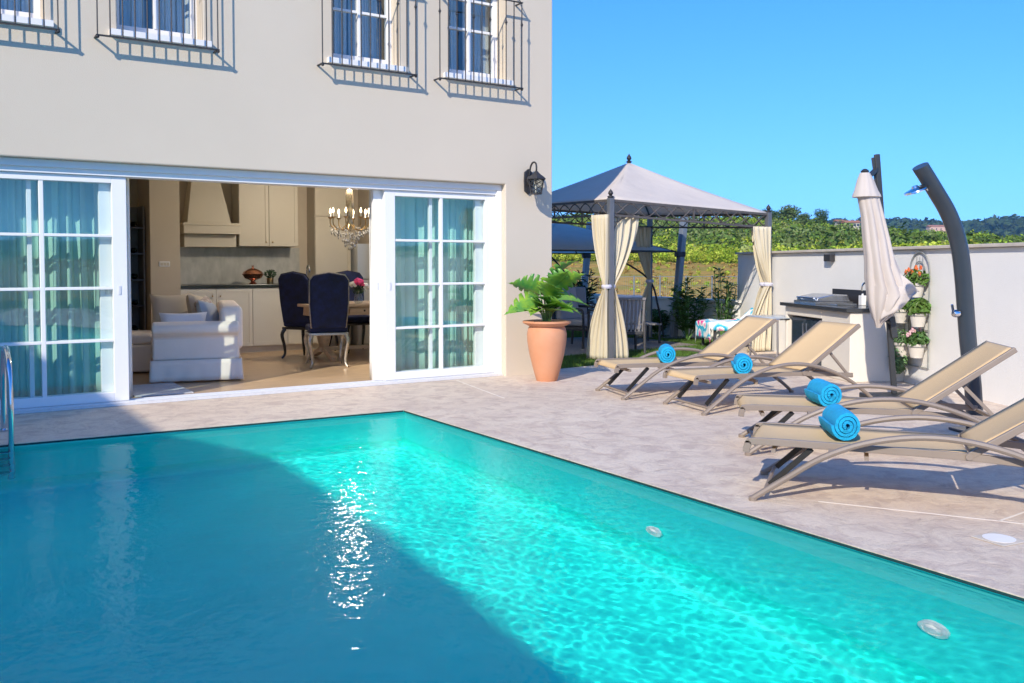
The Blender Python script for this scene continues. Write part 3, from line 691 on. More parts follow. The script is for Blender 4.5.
def bloom(m, c, r, n=5):
    for k in range(n * 3):
        a = rs.random() * 6.28; e = rs.uniform(-.2, 1.3); q = Vector((cos(a) * cos(e), sin(a) * cos(e), sin(e))) * r * .6
        m.ball(Vector(c) + q, r * rs.uniform(.35, .55), 6, 4)
m = MB(); bloom(m, (0, -.02, .27), .075); bloom(m, (.05, .0, .25), .05); m.build('pink_flower', mat('petal_pink', (.75, .05, .22), rough=.6, island=.3), t, smooth=True)
m = MB(); bloom(m, (-.08, 0, .24), .06); bloom(m, (.11, .02, .22), .055); m.build('white_flower', mat('petal_white', (.8, .78, .76), rough=.6), t, smooth=True)
# ---- chandelier, lit
CH = Vector((4.86, 11.5, 1.62))
t = thing('chandelier', 'lit crystal chandelier with candle bulbs hanging over the dining table', 'chandelier', CH)
m = MB(); m.tube([(0, 0, .55), (0, 0, .998)], .006, 6); m.lathe([(.0, .985), (.05, .985), (.05, .998)], n=12); m.build('chain', M_BRONZE, t)
m = MB(); m.lathe([(.02, .12), (.05, .20), (.03, .27), (.045, .33), (.05, .45), (.055, .60), (.04, .67), (.015, .70)], n=14); m.build('stem', mat('crystal_brass', (.6, .5, .35), rough=.15, metal=.6, var=.5, scale=40), t, smooth=True)
M_CRY = mat('crystal', (0.75, 0.72, 0.66), rough=.05, spec=1.0, var=.8, scale=60)
M_FLAME = bpy.data.materials.new('lit_bulb'); M_FLAME.use_nodes = True
b_n = M_FLAME.node_tree.nodes['Principled BSDF']; b_n.inputs['Emission Color'].default_value = (1, .72, .38, 1); b_n.inputs['Emission Strength'].default_value = 3.5
m = MB()
for k in range(8):
    a = 2 * pi * k / 8 + .2
    m.tube(smooth_path([(.03 * cos(a), .03 * sin(a), .22), (.14 * cos(a), .14 * sin(a), .14), (.25 * cos(a), .25 * sin(a), .20), (.26 * cos(a), .26 * sin(a), .30)], 5), .008, 6)
    m.lathe([(.02, 0), (.035, .02), (.01, .02)], (.26 * cos(a), .26 * sin(a), .29), 10)
m.build('arms', M_BRONZE, t, smooth=True)
for k in range(8):
    a = 2 * pi * k / 8 + .2; c = (.26 * cos(a), .26 * sin(a), .31)
    m = MB(); m.lathe([(.011, 0), (.011, .05)], c, 8); cd = m.build('candle', M_WHITE, t)
    m = MB(); m.lathe([(.008, .051), (.017, .07), (.014, .09), (.004, .12), (0, .122)], c, 8); m.build('bulb', M_FLAME, cd, smooth=True)
m = MB()
for k in range(150):
    a = rs.random() * 6.28; f = rs.random(); rr = .05 + .26 * f; z = -.05 + .24 * f ** .6 - rs.random() * .07
    s = .010 + .008 * rs.random(); c = Vector((rr * cos(a), rr * sin(a), z))
    m.add([c + Vector(v) * s for v in ((1, 0, 0), (0, 1, 0), (-1, 0, 0), (0, -1, 0), (0, 0, 1.8), (0, 0, -1.8))], [(0, 1, 4), (1, 2, 4), (2, 3, 4), (3, 0, 4), (1, 0, 5), (2, 1, 5), (3, 2, 5), (0, 3, 5)])
o = m.build('crystal_drops', M_CRY, t); o['kind'] = 'stuff'
m = MB(); m.tube([(0, 0, .12), (0, 0, -.08)], .004, 5); m.ball((0, 0, -.11), .028, 8, 6); m.build('pendant', M_CRY, t)
ld = bpy.data.lights.new('chandelier_light', 'POINT'); ld.energy = 50; ld.color = (1, .88, .74); ld.shadow_soft_size = .10
lo = bpy.data.objects.new('chandelier_light', ld); COL.objects.link(lo); lo.location = CH + Vector((0, 0, .84))
# ------------------------------------------------------------------ boundary wall, outdoor kitchen
M_WALLW = mat('white_render', (0.86, 0.85, 0.81), rough=0.9, var=.06, scale=1.2, bump=.4, bscale=80)
M_CAP = mat('wall_cap', (0.62, 0.56, 0.48), rough=.8, var=.2, scale=6)
WA = R(64); WP = Vector((8.387, 4.587, 0))
def on_wall(s, off=0, z=0):
    """s metres along the wall towards its far end, off metres out on the pool side"""
    return Vector((WP.x + cos(WA) * s - sin(WA) * off, WP.y + sin(WA) * s + cos(WA) * off, z))
bw = thing('boundary_wall', 'long white rendered boundary wall with a stone cap behind the loungers', 'wall', on_wall(0), WA)
m = MB(); m.box((-4.2, -.20, -.7), (5.28, 0, 1.455)); m.box((5.281, -.26, -.7), (6.80, -.055, 1.455)); m.build('wall', M_WALLW, bw, bevel=.004)
m = MB(); m.box((-4.25, -.225, 1.458), (5.33, .045, 1.492)); m.box((5.332, -.29, 1.458), (6.83, -.02, 1.492)); m.build('cap', M_CAP, bw, bevel=.006)
t = thing('wall_light', 'small dark square light on the white wall over the outdoor sink', 'wall light', on_wall(3.36, 0, 1.38), WA)
m = MB(); m.box((-.09, .001, -.045), (.09, .07, .045)); m.build('housing', M_IRON, t, bevel=.004)
m = MB(); m.box((-.06, .015, -.048), (.06, .055, -.0455)); m.build('lens', M_WHITE, t)
# outdoor kitchen: front corner at (9.13,7.6), right end at (7.95,5.45)
M_COUNT = mat('counter_render', (0.74, 0.69, 0.60), rough=.9, var=.05, scale=2, bump=.3, bscale=80)
M_SLATE = mat('black_granite', (0.05, 0.055, 0.06), rough=.15, var=.5, scale=120)
M_STEEL = mat('brushed_steel', (0.58, 0.59, 0.60), rough=.25, metal=.9, var=.15, scale=3, stretch=(1, 1, 30))
M_DKGLASS = mat('smoked_glass', (0.03, 0.045, 0.06), rough=.06)
KO = on_wall(1.62, 0); kit = thing('outdoor_kitchen', 'cream rendered outdoor kitchen counter with a black granite top against the white wall', 'outdoor kitchen', KO, WA)
KL = 1.70
m = MB(); m.box((0, .002, 0), (.68, .64, .77)); m.box((.68, .002, 0), (KL, .18, .77)); m.box((KL - .05, .18, 0), (KL, .64, .77)); m.box((.68, .18, .66), (KL - .05, .64, .77)); m.build('body', M_COUNT, kit, bevel=.01)
m = MB(); m.box((-.03, .002, .772), (KL + .03, .70, .815)); m.build('worktop', M_SLATE, kit, bevel=.004)
m = MB(); m.box((.70, .002, .816), (KL - .02, .018, .985)); m.build('backsplash', mat('slate_mosaic', (.035, .035, .04), rough=.4, var=.5, scale=60), kit)
t = thing('bar_fridge', 'steel framed bar fridge with a dark glass door set into the outdoor kitchen', 'fridge', on_wall(2.32, .22), WA)
m = MB(); m.box((.0, 0, .01), (.90, .36, .64)); m.build('body', M_IRON, t)
for k in range(2):
    m = MB(); m.box((.01 + .45 * k, .362, .04), (.44 + .45 * k, .380, .63)); dr = m.build('glass_door', M_DKGLASS, t)
    m = MB(); m.tube([(.40 + .10 * k, .41, .10), (.40 + .10 * k, .41, .58)], .011, 8); m.bar((.40 + .1 * k, .38, .14), (.40 + .1 * k, .41, .14), .012); m.bar((.40 + .1 * k, .38, .54), (.40 + .1 * k, .41, .54), .012); m.build('handle', M_CHROME, dr, smooth=True)
t = thing('gas_grill', 'flat stainless steel grill lid on the left end of the outdoor kitchen', 'grill', on_wall(2.66, .30, .816), WA)
m = MB(); m.box((-.02, -.22, 0), (.58, .26, .03)); m.build('base', M_STEEL, t)
m = MB(); m.prism([(-.20, .032), (.24, .032), (.22, .075), (.02, .115), (-.16, .11)], 'x', .0, .56); m.build('lid', M_STEEL, t, bevel=.01)
m = MB(); m.tube([(.06, .255, .07), (.50, .255, .07)], .010, 8); m.bar((.08, .22, .065), (.08, .255, .07), .012); m.bar((.48, .22, .065), (.48, .255, .07), .012); m.build('handle', M_CHROME, t, smooth=True)
t = thing('sink_tap', 'tall arched chrome tap at the outdoor sink', 'tap', on_wall(2.05, .12, .816), WA)
m = MB(); m.tube(smooth_path([(0, 0, 0), (0, 0, .17), (.03, .01, .25), (.10, .03, .285), (.18, .05, .25), (.20, .055, .17)], 6), .011, 8); m.lathe([(.024, 0), (.024, .03), (.012, .04)], n=12); m.build('spout', M_CHROME, t, smooth=True)
m = MB(); m.bar((0, .01, .06), (-.01, .08, .085), .012); m.build('lever', M_CHROME, t)
m = MB(); m.box((-.14, -.12, .0), (.14, .12, .008)); m.box((-.14, -.12, .008), (-.12, .12, .02)); o = m.build('drying_tray', M_STEEL); o.location = on_wall(2.42, .34, .817); o.rotation_euler = (0, 0, WA); tag(o, 'flat steel tray on the granite between grill and sink', 'tray')
for k, (s_, c_, w_, h_, lb) in enumerate(((2.30, (.8, .8, .78), .075, .115, 'white soap box on the granite worktop by the black tiles'), (2.14, (.62, .58, .45), .05, .10, 'small cream bottle beside the arched sink tap'))):
    m = MB(); m.box((-w_ / 2, -.03, 0), (w_ / 2, .03, h_)); m.lathe([(.012, h_), (.012, h_ + .02), (.006, h_ + .025)], n=8); o = m.build('soap_dispenser', mat('soap' + 'ab'[k], c_, rough=.3), bevel=.008); o.location = on_wall(s_, .14, .816); o.rotation_euler = (0, 0, WA); tag(o, lb, 'soap dispenser')
# round bistro table before the counter's left end
t = thing('bistro_table', 'small round glass topped table with steel legs beside the cream gazebo curtain', 'table', (9.35, 8.12, 0))
m = MB(); m.lathe([(.0, .60), (.33, .60), (.345, .606), (.345, .614), (.33, .62), (0, .62)], n=32); m.build('tabletop', mat('frosted_glass', (.45, .50, .53), rough=.15), t, smooth=True)
m = MB(); m.tube([(.33 * cos(a), .33 * sin(a), .595) for a in [2 * pi * i / 28 for i in range(28)]], .012, 6, closed=True); m.build('rim', M_CHROME, t, smooth=True)
for k in range(3):
    a = 2 * pi * k / 3 + .5; m = MB(); m.tube([(.28 * cos(a), .28 * sin(a), .598), (.30 * cos(a), .30 * sin(a), 0)], .014, 8); m.build('leg', M_CHROME, t, smooth=True)
# ------------------------------------------------------------------ flower ladder on the wall
M_ZINC = mat('zinc_wire', (0.42, 0.44, 0.42), rough=.45, metal=.4, var=.3, scale=20)
fl = thing('plant_trellis', 'arched grey metal trellis hung on the white wall', 'trellis', on_wall(1.33, .002, .2), WA)
m = MB(); W2 = .19
for yy in (.015,):
    arch = [(-W2, yy, 0), (-W2, yy, 1.0)] + [(-W2 * cos(a), yy, 1.0 + .23 * sin(a)) for a in [pi * i / 12 for i in range(1, 12)]] + [(W2, yy, 1.0), (W2, yy, 0)]
    m.tube(arch, .009, 6)
    a2 = [(-W2 * .62, yy, .95)] + [(-W2 * .62 * cos(a), yy, .98 + .15 * sin(a)) for a in [pi * i / 10 for i in range(11)]] + [(W2 * .62, yy, .95)]
    m.tube(a2, .006, 6)
    for z in (.0, .28, .40, .70, .95): m.tube([(-W2, yy, z), (W2, yy, z)], .006, 6)
    for x in (-.09, 0, .09): m.tube([(x, yy, .95), (x * .6, yy, 1.18)], .004, 5)
m.build('frame', M_ZINC, fl, smooth=True)
M_POTW = mat('white_pot', (0.66, 0.62, 0.55), rough=.7, var=.15, scale=8)
def wall_pot(s_, z, label, cols, gm, spread=.15, n=260, trail=0.0, r=.085, leaf=.032, nb=10):
    t = thing('flower_pot', label, 'flower pot', on_wall(s_, .115, z), WA, 'flower pots on the trellis')
    m = MB(); m.lathe([(r * .72, 0), (r * .98, .12), (r * 1.08, .125), (r * 1.08, .15), (r * .95, .15), (r * .93, .13), (0, .13)], n=20); m.build('pot', M_POTW, t, smooth=True)
    m = MB(); m.tube([(r * 1.03 * cos(a), r * 1.03 * sin(a), .118) for a in [2 * pi * i / 20 for i in range(20)]], .004, 5, closed=True); m.bar((0, -r, .118), (0, -.10, .118), .006); m.build('ring', M_ZINC, t)
    m = MB(); leafy(m, (0, 0, .20), (spread, spread * .8, .10), n, leaf, rs)
    if trail:
        leafy(m, (.05, .02, .20 - trail / 2), (.12, .09, trail / 2), int(n * 2.4), leaf * .9, rs)
    m.build('foliage', gm, t)
    if cols:
        for cname, cc in cols:
            m = MB()
            for _ in range(nb):
                a = rs.random() * 6.28; q = Vector((cos(a) * spread * rs.random(), sin(a) * spread * .6 * rs.random() + .03, .24 + rs.random() * .075))
                for k in range(5):
                    b_ = k * 1.256; m.ball(q + Vector((.016 * cos(b_), .004, .016 * sin(b_))), (.012, .006, .012), 6, 4)
                m.ball(q, .009, 6, 4)
            m.build('blossom', mat('petal_' + cname, cc, rough=.6, island=.25), t, smooth=True)
M_LEAF_B = mat('leaf_bright', (0.16, 0.30, 0.05), rough=.5, var=.4, scale=9, island=.35, trans=.3)
M_LEAF_V = mat('leaf_variegated', (0.20, 0.33, 0.15), rough=.5, var2=(.05, .13, .03), scale=30, island=.35, trans=.2)
wall_pot(1.23, .95, 'topmost pot on the trellis with orange flowers', [('orange', (.80, .17, .05))], M_LEAF_B, nb=14)
wall_pot(1.50, .66, 'pale pot with pink blooms at the left of the trellis middle row', [('rose', (.80, .22, .25))], M_LEAF_B, .13, 200)
wall_pot(1.18, .64, 'grey pot of plain green leaves at the right of the trellis middle row', None, M_LEAF_B, .14, 300, leaf=.045)
wall_pot(1.20, .31, 'pot of pale pink geraniums low on the trellis', [('pale_pink', (.80, .50, .52))], M_LEAF, .14, 260, nb=9)
wall_pot(1.46, .30, 'lowest pot with small leaves trailing far down the wall', None, M_LEAF_V, .16, 380, .40, leaf=.024)
# ------------------------------------------------------------------ solar shower
M_SHOWER = mat('slate_blue_plastic', (0.045, 0.06, 0.08), rough=.32, var=.15, scale=4)
sh = thing('solar_shower', 'tall curved dark blue grey solar shower column by the wall', 'shower', (6.82, 3.92, 0), R(156))
pts = smooth_path([(0, 0, 0.02), (.024, 0, .351), (.072, 0, .692), (.103, 0, .989), (.124, 0, 1.185), (.153, 0, 1.385), (.201, 0, 1.556), (.27, 0, 1.705), (.35, 0, 1.826), (.433, 0, 1.946), (.50, 0, 2.04)], 4)
m = MB(); wv = .082; n_ = len(pts)
ring = []
for i, p in enumerate(pts):
    d_ = (pts[min(i + 1, n_ - 1)] - pts[max(i - 1, 0)]).normalized(); nn = Vector((-d_.z, 0, d_.x))
    k = [p + Vector((0, 1, 0)) * (wv * cos(a) * (.85 + .15 * abs(cos(a)))) + nn * (.052 * sin(a)) for a in [2 * pi * j / 16 for j in range(16)]]
    ring.append(k)
vs = [q for g in ring for q in g]; fs = [(i * 16 + j, (i + 1) * 16 + j, (i + 1) * 16 + (j + 1) % 16, i * 16 + (j + 1) % 16) for i in range(n_ - 1) for j in range(16)]
fs += [tuple(range(16)), tuple((n_ - 1) * 16 + j for j in reversed(range(16)))]
m.add(vs, fs); m.build('column', M_SHOWER, sh, smooth=True)
m = MB(); m.box((-.16, -.13, 0), (.14, .13, .022)); m.build('base_plate', M_SHOWER, sh, bevel=.008)
m = MB(); m.tube([(.42, 0, 1.86), (.47, 0, 1.895), (.50, 0, 1.885)], .012, 8); m.build('head_arm', M_CHROME, sh, smooth=True)
m = MB(); m.lathe([(.0, .03), (.02, .028), (.03, .012), (.085, -.002), (.09, -.012), (.085, -.018), (0, -.016)], (0, 0, 0), 20, M=Matrix.Translation((.535, 0, 1.865)) @ Matrix.Rotation(R(22), 4, 'Y')); m.build('shower_head', M_CHROME, sh, smooth=True)
m = MB(); m.lathe([(.03, 0), (.03, .03), (.022, .045), (0, .045)], n=14, M=Matrix.Translation((.16, 0, .92)) @ Matrix.Rotation(R(90), 4, 'Y')); m.bar((.20, 0, .92), (.225, .015, .99), .014); m.build('mixer', M_CHROME, sh, smooth=True)
# ------------------------------------------------------------------ closed cantilever parasol
M_CANV = mat('grey_canvas', (0.62, 0.56, 0.51), rough=.95, var=.06, scale=4, bump=.25, bscale=120, trans=.12)
M_ANTH = mat('anthracite', (0.05, 0.055, 0.06), rough=.4, metal=.3, var=.2, scale=10)
pa = thing('folded_parasol', 'closed pale grey cantilever parasol on a dark leaning mast', 'parasol', (7.68, 5.19, 0), R(-33))
m = MB(); m.bar((.04, .12, .06), (-.155, .14, 2.34), .036, .05); m.bar((.010, .12, 1.0), (-.189, .14, 2.31), .014, .04); m.build('mast', M_ANTH, pa, bevel=.006)
m = MB(); m.box((-.25, -.25, 0), (.25, .25, .06)); m.build('base_plate', M_ANTH, pa, bevel=.01)
m = MB(); m.bar((.022, .10, .60), (-.01, .11, .80), .055, .06); m.build('slider', M_ANTH, pa, bevel=.006)
m = MB(); m.tube([(-.03, .08, .74), (-.09, .04, .76), (-.10, .04, .83)], .010, 6); m.ball((-.10, .04, .84), .018); m.build('crank_handle', M_ANTH, pa, smooth=True)
m = MB(); m.bar((-.16, .13, 2.20), (-.30, 0, 2.10), .04, .03); m.build('arm', M_ANTH, pa)
rows = [(2.15, -.365, -.275), (2.085, -.389, -.239), (1.985, -.412, -.200), (1.945, -.428, -.178), (1.925, -.430, -.172), (1.922, -.385, -.185), (1.90, -.378, -.182), (1.758, -.347, -.145), (1.525, -.325, -.085), (1.319, -.303, -.035), (1.15, -.296, .04), (1.057, -.285, .10), (.963, -.272, .05), (.822, -.235, -.04), (.756, -.205, -.12), (.70, -.19, -.155)]
m = MB(); N = 72; ring = []
for i, (z, a, b) in enumerate(rows):
    c = (a + b) / 2; r = (b - a) / 2; k = []
    for j in range(N):
        t_ = 2 * pi * j / N; pl = 1 + (.34 if i > 6 else .08) * (abs(sin(4.5 * t_ + .16 * i)) - .6) + .05 * sin(3 * t_ + i * .4)
        k.append(Vector((c + r * cos(t_) * (.80 + .20 * pl), min(r, .15) * .95 * sin(t_) * pl, z + (.03 * sin(5 * t_) if i in (11, 12) else 0) + (.05 * sin(2 * t_ + 1) if i in (9, 10, 11) else 0))))
    ring.append(k)
vs = [q for g in ring for q in g]; fs = [(i * N + j, i * N + (j + 1) % N, (i + 1) * N + (j + 1) % N, (i + 1) * N + j) for i in range(len(rows) - 1) for j in range(N)]
m.add(vs, fs + [tuple(range(N))])
m.build('canopy', M_CANV, pa, smooth=True)
m = MB()   # loose flap of the canopy hanging to the right
def fl_(u, v):
    top = Vector((-.10, 0, 1.30)) + (Vector((.165, 0, 1.045)) - Vector((-.10, 0, 1.30))) * u; bot = Vector((-.20, 0, .76)) + (Vector((.12, 0, 1.02)) - Vector((-.20, 0, .76))) * u
    q = top + (bot - top) * v; return (q.x + .01 * sin(9 * v), -.10 + .035 * sin(u * 7 + v * 2) * (1 - u * .6) - .02 * v, q.z + .02 * sin(u * 6 + 1) * v)
m.grid(fl_, 16, 10); m.build('flap', M_CANV, pa, smooth='all', solid=.006)
m = MB(); m.lathe([(.03, 2.15), (.04, 2.165), (.02, 2.185), (0, 2.19)], (-.32, 0, 0), 12); m.build('finial', M_ANTH, pa, smooth=True)
# ------------------------------------------------------------------ loungers
M_TAUPE = mat('taupe_frame', (0.27, 0.22, 0.18), rough=.5, metal=.0, var=.08, scale=8)
M_SLING = mat('sand_sling', (0.66, 0.475, 0.26), rough=.85, var=.05, scale=3, bump=.25, bscale=300)
M_SLINGB = M_SLING
M_BLK = mat('black_plastic', (0.015, 0.015, 0.015), rough=.5)
LW, LF, LH, HZ, LB = .265, .331, 1.07, .312, .754
def lounger(loc, rz, ang, label):
    t = thing('sun_lounger', label, 'sun lounger', loc, rz, 'sand coloured sling loungers beside the pool')
    # side rails: from the curled foot end to the tail behind the back
    for s in (-1, 1):
        m = MB(); pth = smooth_path([(-.045, s * LW, .255), (-.035, s * LW, .30), (.02, s * LW, .318), (.5, s * LW, .316), (LH, s * LW, .308), (1.62, s * LW, .275)], 5)
        m.sweep_xz(pth, s * LW, .024, .038); m.build('side_rail', M_TAUPE, t, smooth=True, bevel=.005)
        # arched arm that is front and rear leg in one
        arch = smooth_path([(-.0, s * LF, .014), (.17, s * LF, .135), (.36, s * LF, .265), (.57, s * LF, .355), (.80, s * LF, .402), (1.02, s * LF, .402), (1.25, s * LF, .355), (1.50, s * LF, .255), (1.72, s * LF, .115), (1.84, s * LF, .014)], 4)
        m = MB(); m.tube(arch, .0225, 8, flat=.75); m.build('arm_leg', M_TAUPE, t, smooth=True)
        for xx in (0, 1.84): m = MB(); m.lathe([(.023, -.001), (.025, .02), (.02, .024)], (xx, s * LF, 0.001), 10); m.build('foot_cap', M_TAUPE, t)
        m = MB(); m.bar((.40, s * LW, .30), (.40, s * (LF), .285), .025, .02); m.bar((1.44, s * LW, .282), (1.44, s * LF, .282), .025, .02); m.build('joint', M_TAUPE, t)
    for x, z in ((.10, .27), (.58, .262), (1.62, .262)): m = MB(); m.bar((x, -LW, z), (x, LW, z), .022, .022); m.build('cross_bar', M_TAUPE, t)
    m = MB(); m.tube([(.06, -LF, .055), (.06, LF, .055)], .011, 6); m.build('cross_bar', M_TAUPE, t)
    # folding inner support legs
    for s in (-1, 1):
        m = MB(); m.bar((.30, s * (LW - .03), .29), (.08, s * (LW - .03), .075), .022, .03); m.build('strut', M_BLK, t)
    m = MB()
    def fn(u, v): return (-.04 + (LH + .035) * u if u > .03 else -.04 - .0 * u, (v * 2 - 1) * (LW - .012), (.328 if u > .03 else .285) - .022 * (1 - (2 * v - 1) ** 2) * min(1, u * 8) * min(1, (1.02 - u) * 10))
    m.grid(fn, 28, 8); m.build('seat_sling', M_SLING, t, smooth='all', solid=.006)
    # raised back: frame, sling, prop
    bk = MB(); ca, sa = cos(ang), sin(ang)
    def B(u, y, w=0): return (LH + u * ca - w * sa, y, HZ + u * sa + w * ca)
    for s in (-1, 1): bk.bar(B(0, s * LW), B(LB, s * LW), .028, .036)
    bk.bar(B(LB - .012, -LW), B(LB - .012, LW), .024, .03); bk.bar(B(.02, -LW), B(.02, LW), .02, .02); fr = bk.build('back_frame', M_TAUPE, t, bevel=.004)
    m = MB(); m.grid(lambda u, v: B(.02 + (LB - .035) * u, (2 * v - 1) * (LW - .012), .018 - .018 * (1 - (2 * v - 1) ** 2) * sin(pi * u)), 14, 8); m.build('back_sling', M_SLING, t, smooth='all', solid=.006)
    m = MB()
    for s in (-1, 1): m.bar(B(.36, s * (LW - .03), -.02), (1.60, s * (LW - .03), .27), .016, .022)
    m.bar(B(.36, -LW + .03, -.02), B(.36, LW - .03, -.02), .016); m.build('prop', M_TAUPE, t)
    for s in (-1, 1): m = MB(); m.lathe([(.018, -.006), (.018, .006)], (0, 0, 0), 12, M=Matrix.Translation((LH, s * (LW + .018), HZ)) @ Matrix.Rotation(R(90), 4, 'X')); m.build('hinge', M_TAUPE, t)
    return t
LG = [((5.705, 7.0), -16.6, 34.2, 'sand sling lounger furthest from the camera, nearest the gazebo'),
      ((5.692, 5.944), -13.0, 34.0, 'second lounger from the gazebo, its raised back in front of the outdoor kitchen'),
      ((4.92, 4.517), -43.4, 35.1, 'lounger whose raised back stands before the solar shower column'),
      ((4.08, 3.634), -53.7, 34.4, 'nearest lounger, its raised back cut off by the right edge of the picture')]
for (x, y), a, b, lb in LG: lounger((x, y, 0), R(a), R(b), lb)
# rolled towels
M_TOWEL = mat('turquoise_terry', (0.012, 0.45, 0.80), rough=1.0, var=.2, scale=14, bump=1.0, bscale=160, sheen=.0)
def rolled_towel(x, y, rz, r, L_, label, z0=.325):
    m = MB(); turns = 3.2; n = 110; th = .017; prof = []
    def rad(i): f = i / n; return .012 + (r - .012) * f
    # spiral band, closed as one strip with thickness
    def sp_(i, off): t_ = turns * 2 * pi * i / n; q = rad(i) + off; return (q * cos(t_), q * sin(t_))
    pitch = (r - .012) / turns
    out_ = [sp_(i, pitch * .40) for i in range(n + 1)]; inn = [sp_(i, -pitch * .40) for i in range(n + 1)]
    rsl = random.Random(int(x * 100)); ns = 6
    for sgn in (0,):
        ringv = out_ + inn[::-1]; k = len(ringv); vs = []; 
        for s in range(ns + 1):
            f = s / ns; bulge = 1 + .05 * sin(f * pi) + rsl.uniform(-.05, .05)
            for (a, b) in ringv: 
                jit = (rsl.uniform(-.004, .004) if s in (0, ns) else 0)
                vs.append((-L_ / 2 + L_ * f + jit + (.012 * (1 - sqrt(a * a + b * b) / r) * (1 if s == ns else -1 if s == 0 else 0)), a * bulge, b * bulge * .93))
        fs = [(s * k + j, s * k + (j + 1) % k, (s + 1) * k + (j + 1) % k, (s + 1) * k + j) for s in range(ns) for j in range(k)]
        m_ = n + 1
        for s in (0, ns): fs += [(s * k + i, s * k + i + 1, s * k + k - 2 - i, s * k + k - 1 - i) for i in range(n)]
        m.add(vs, fs)
    o = m.build('rolled_towel', M_TOWEL, smooth='all'); o.location = (x, y, z0 + r * .97); o.rotation_euler = (R(-70), 0, rz)
    o.data.set_sharp_from_angle(angle=R(50))
    return tag(o, label, 'towel', 'rolled turquoise towels on the loungers')
def on_lounger(i, u, v):
    (x, y), a, _, _ = LG[i]; a = R(a); return x + cos(a) * u - sin(a) * v, y + sin(a) * u + cos(a) * v
for i, (u, v, da, r, lb) in enumerate(((.595, -.03, 52, .085, 'rolled turquoise towel on the lounger nearest the gazebo'), (.55, -.08, 48, .085, 'rolled turquoise towel on the second lounger from the gazebo'),
        (.53, -.02, 56, .082, 'turquoise towel roll on the lounger before the shower column, behind another roll'), (.44, .05, 50, .082, 'rolled turquoise towel on the nearest lounger'))):
    x, y = on_lounger(i, u, v); rolled_towel(x, y, R(da), r, .31, lb)
# ------------------------------------------------------------------ terracotta pot with a monstera
M_TERRA = mat('terracotta', (0.60, 0.26, 0.13), rough=.75, var2=(.62, .31, .18), scale=2.5, bump=.15, bscale=60)
t = thing('potted_monstera', 'tall terracotta pot with a large leaved green plant at the villa corner', 'potted plant', (5.84, 8.28, 0))
m = MB(); m.lathe([(.112, .0), (.118, .01), (.150, .12), (.195, .30), (.218, .44), (.222, .52), (.210, .585), (.195, .605), (.205, .615), (.262, .640), (.272, .652), (.268, .668), (.235, .672), (.205, .655), (.19, .62), (.0, .60)], n=48); m.build('pot', M_TERRA, t, smooth=True)
m = MB(); m.lathe([(.0, .615), (.19, .61)], n=20); m.build('soil', mat('soil', (.03, .022, .016), rough=1), t)
M_MON = mat('monstera_leaf', (0.34, 0.56, 0.05), rough=.35, var2=(.06, .30, .08), scale=7, trans=.3, bump=.2, bscale=30)
M_STALK = mat('green_stalk', (.12, .26, .06), rough=.5)
def mon_leaf(base, tip_dir, size, stem_to, roll=0.0):
    """split leaf: heart outline cut by slots towards the midrib, cupped a little"""
    size *= 1.15; m = MB(); n = 26; pts_ = []
    for i in range(n + 1):
        f = i / n; w = sin(pi * min(1, f * 1.06) ** .75) * .46 * (1 - .25 * f); cut = 1.0 if (i % 4 != 2 or i < 5) else .45
        pts_.append((f, w * cut))
    d_ = Vector(tip_dir).normalized(); s_ = d_.cross(Vector((0, 0, 1))).normalized(); up = s_.cross(d_).normalized()
    s_, up = s_ * cos(roll) + up * sin(roll), up * cos(roll) - s_ * sin(roll)
    b = Vector(stem_to); rows = []
    for f, w in pts_:
        row = []
        for k in (-1, -.5, 0, .5, 1):
            q = b + d_ * (f - .12) * size + s_ * k * w * size + up * (abs(k) * w * size * .35 - f * f * size * .28)
            row.append(q)
        rows.append(row)
    vs = [q for r_ in rows for q in r_]; m.add(vs, [(i * 5 + j, i * 5 + j + 1, (i + 1) * 5 + j + 1, (i + 1) * 5 + j) for i in range(n) for j in range(4)])
    lf = m.build('leaf', M_MON, t, smooth='all', solid=.0015)
    m = MB(); a = Vector(base); mid = (a + b) / 2 + Vector((0, 0, .05)); m.tube(smooth_path([a, mid, b], 5), .008, 6); m.build('stalk', M_STALK, t, smooth=True)
Lr = (0.839, -0.545, 0)   # across the view, to the right
def q3(r, f, z): return (Lr[0] * r + .545 * f, Lr[1] * r + .839 * f, z)
for st, di, sz, ro in (((-.10, -.05, .86), (-1, -.35, -.05), .40, .5), ((-.08, .05, 1.0), (-.85, .1, .40), .36, -.9), ((-.03, -.10, .90), (-.4, -.7, .35), .34, .2),
                       ((.04, .02, .98), (.35, -.4, .75), .40, .2), ((.10, -.02, 1.05), (.8, -.1, .55), .36, .9), ((.05, -.10, .84), (.8, -.6, .1), .40, .3),
                       ((.10, .04, .90), (.9, .2, .10), .40, -.3), ((-.02, .12, .95), (-.2, .9, .3), .32, 0), ((-.05, -.08, .80), (-.5, -.9, .1), .30, 0), ((.0, -.04, .80), (-.1, -1, .5), .38, .1), ((.08, -.06, .78), (.5, -.9, .3), .36, -.2), ((-.09, -.02, .78), (-.9, -.6, .25), .36, .3), ((.06, .0, 1.12), (.5, .1, .7), .36, .5), ((.02, -.08, .93), (.05, -.7, .7), .34, .4)):
    mon_leaf(q3(st[0] * .25, st[1] * .25, .60), q3(*di), sz, q3(*st), ro)
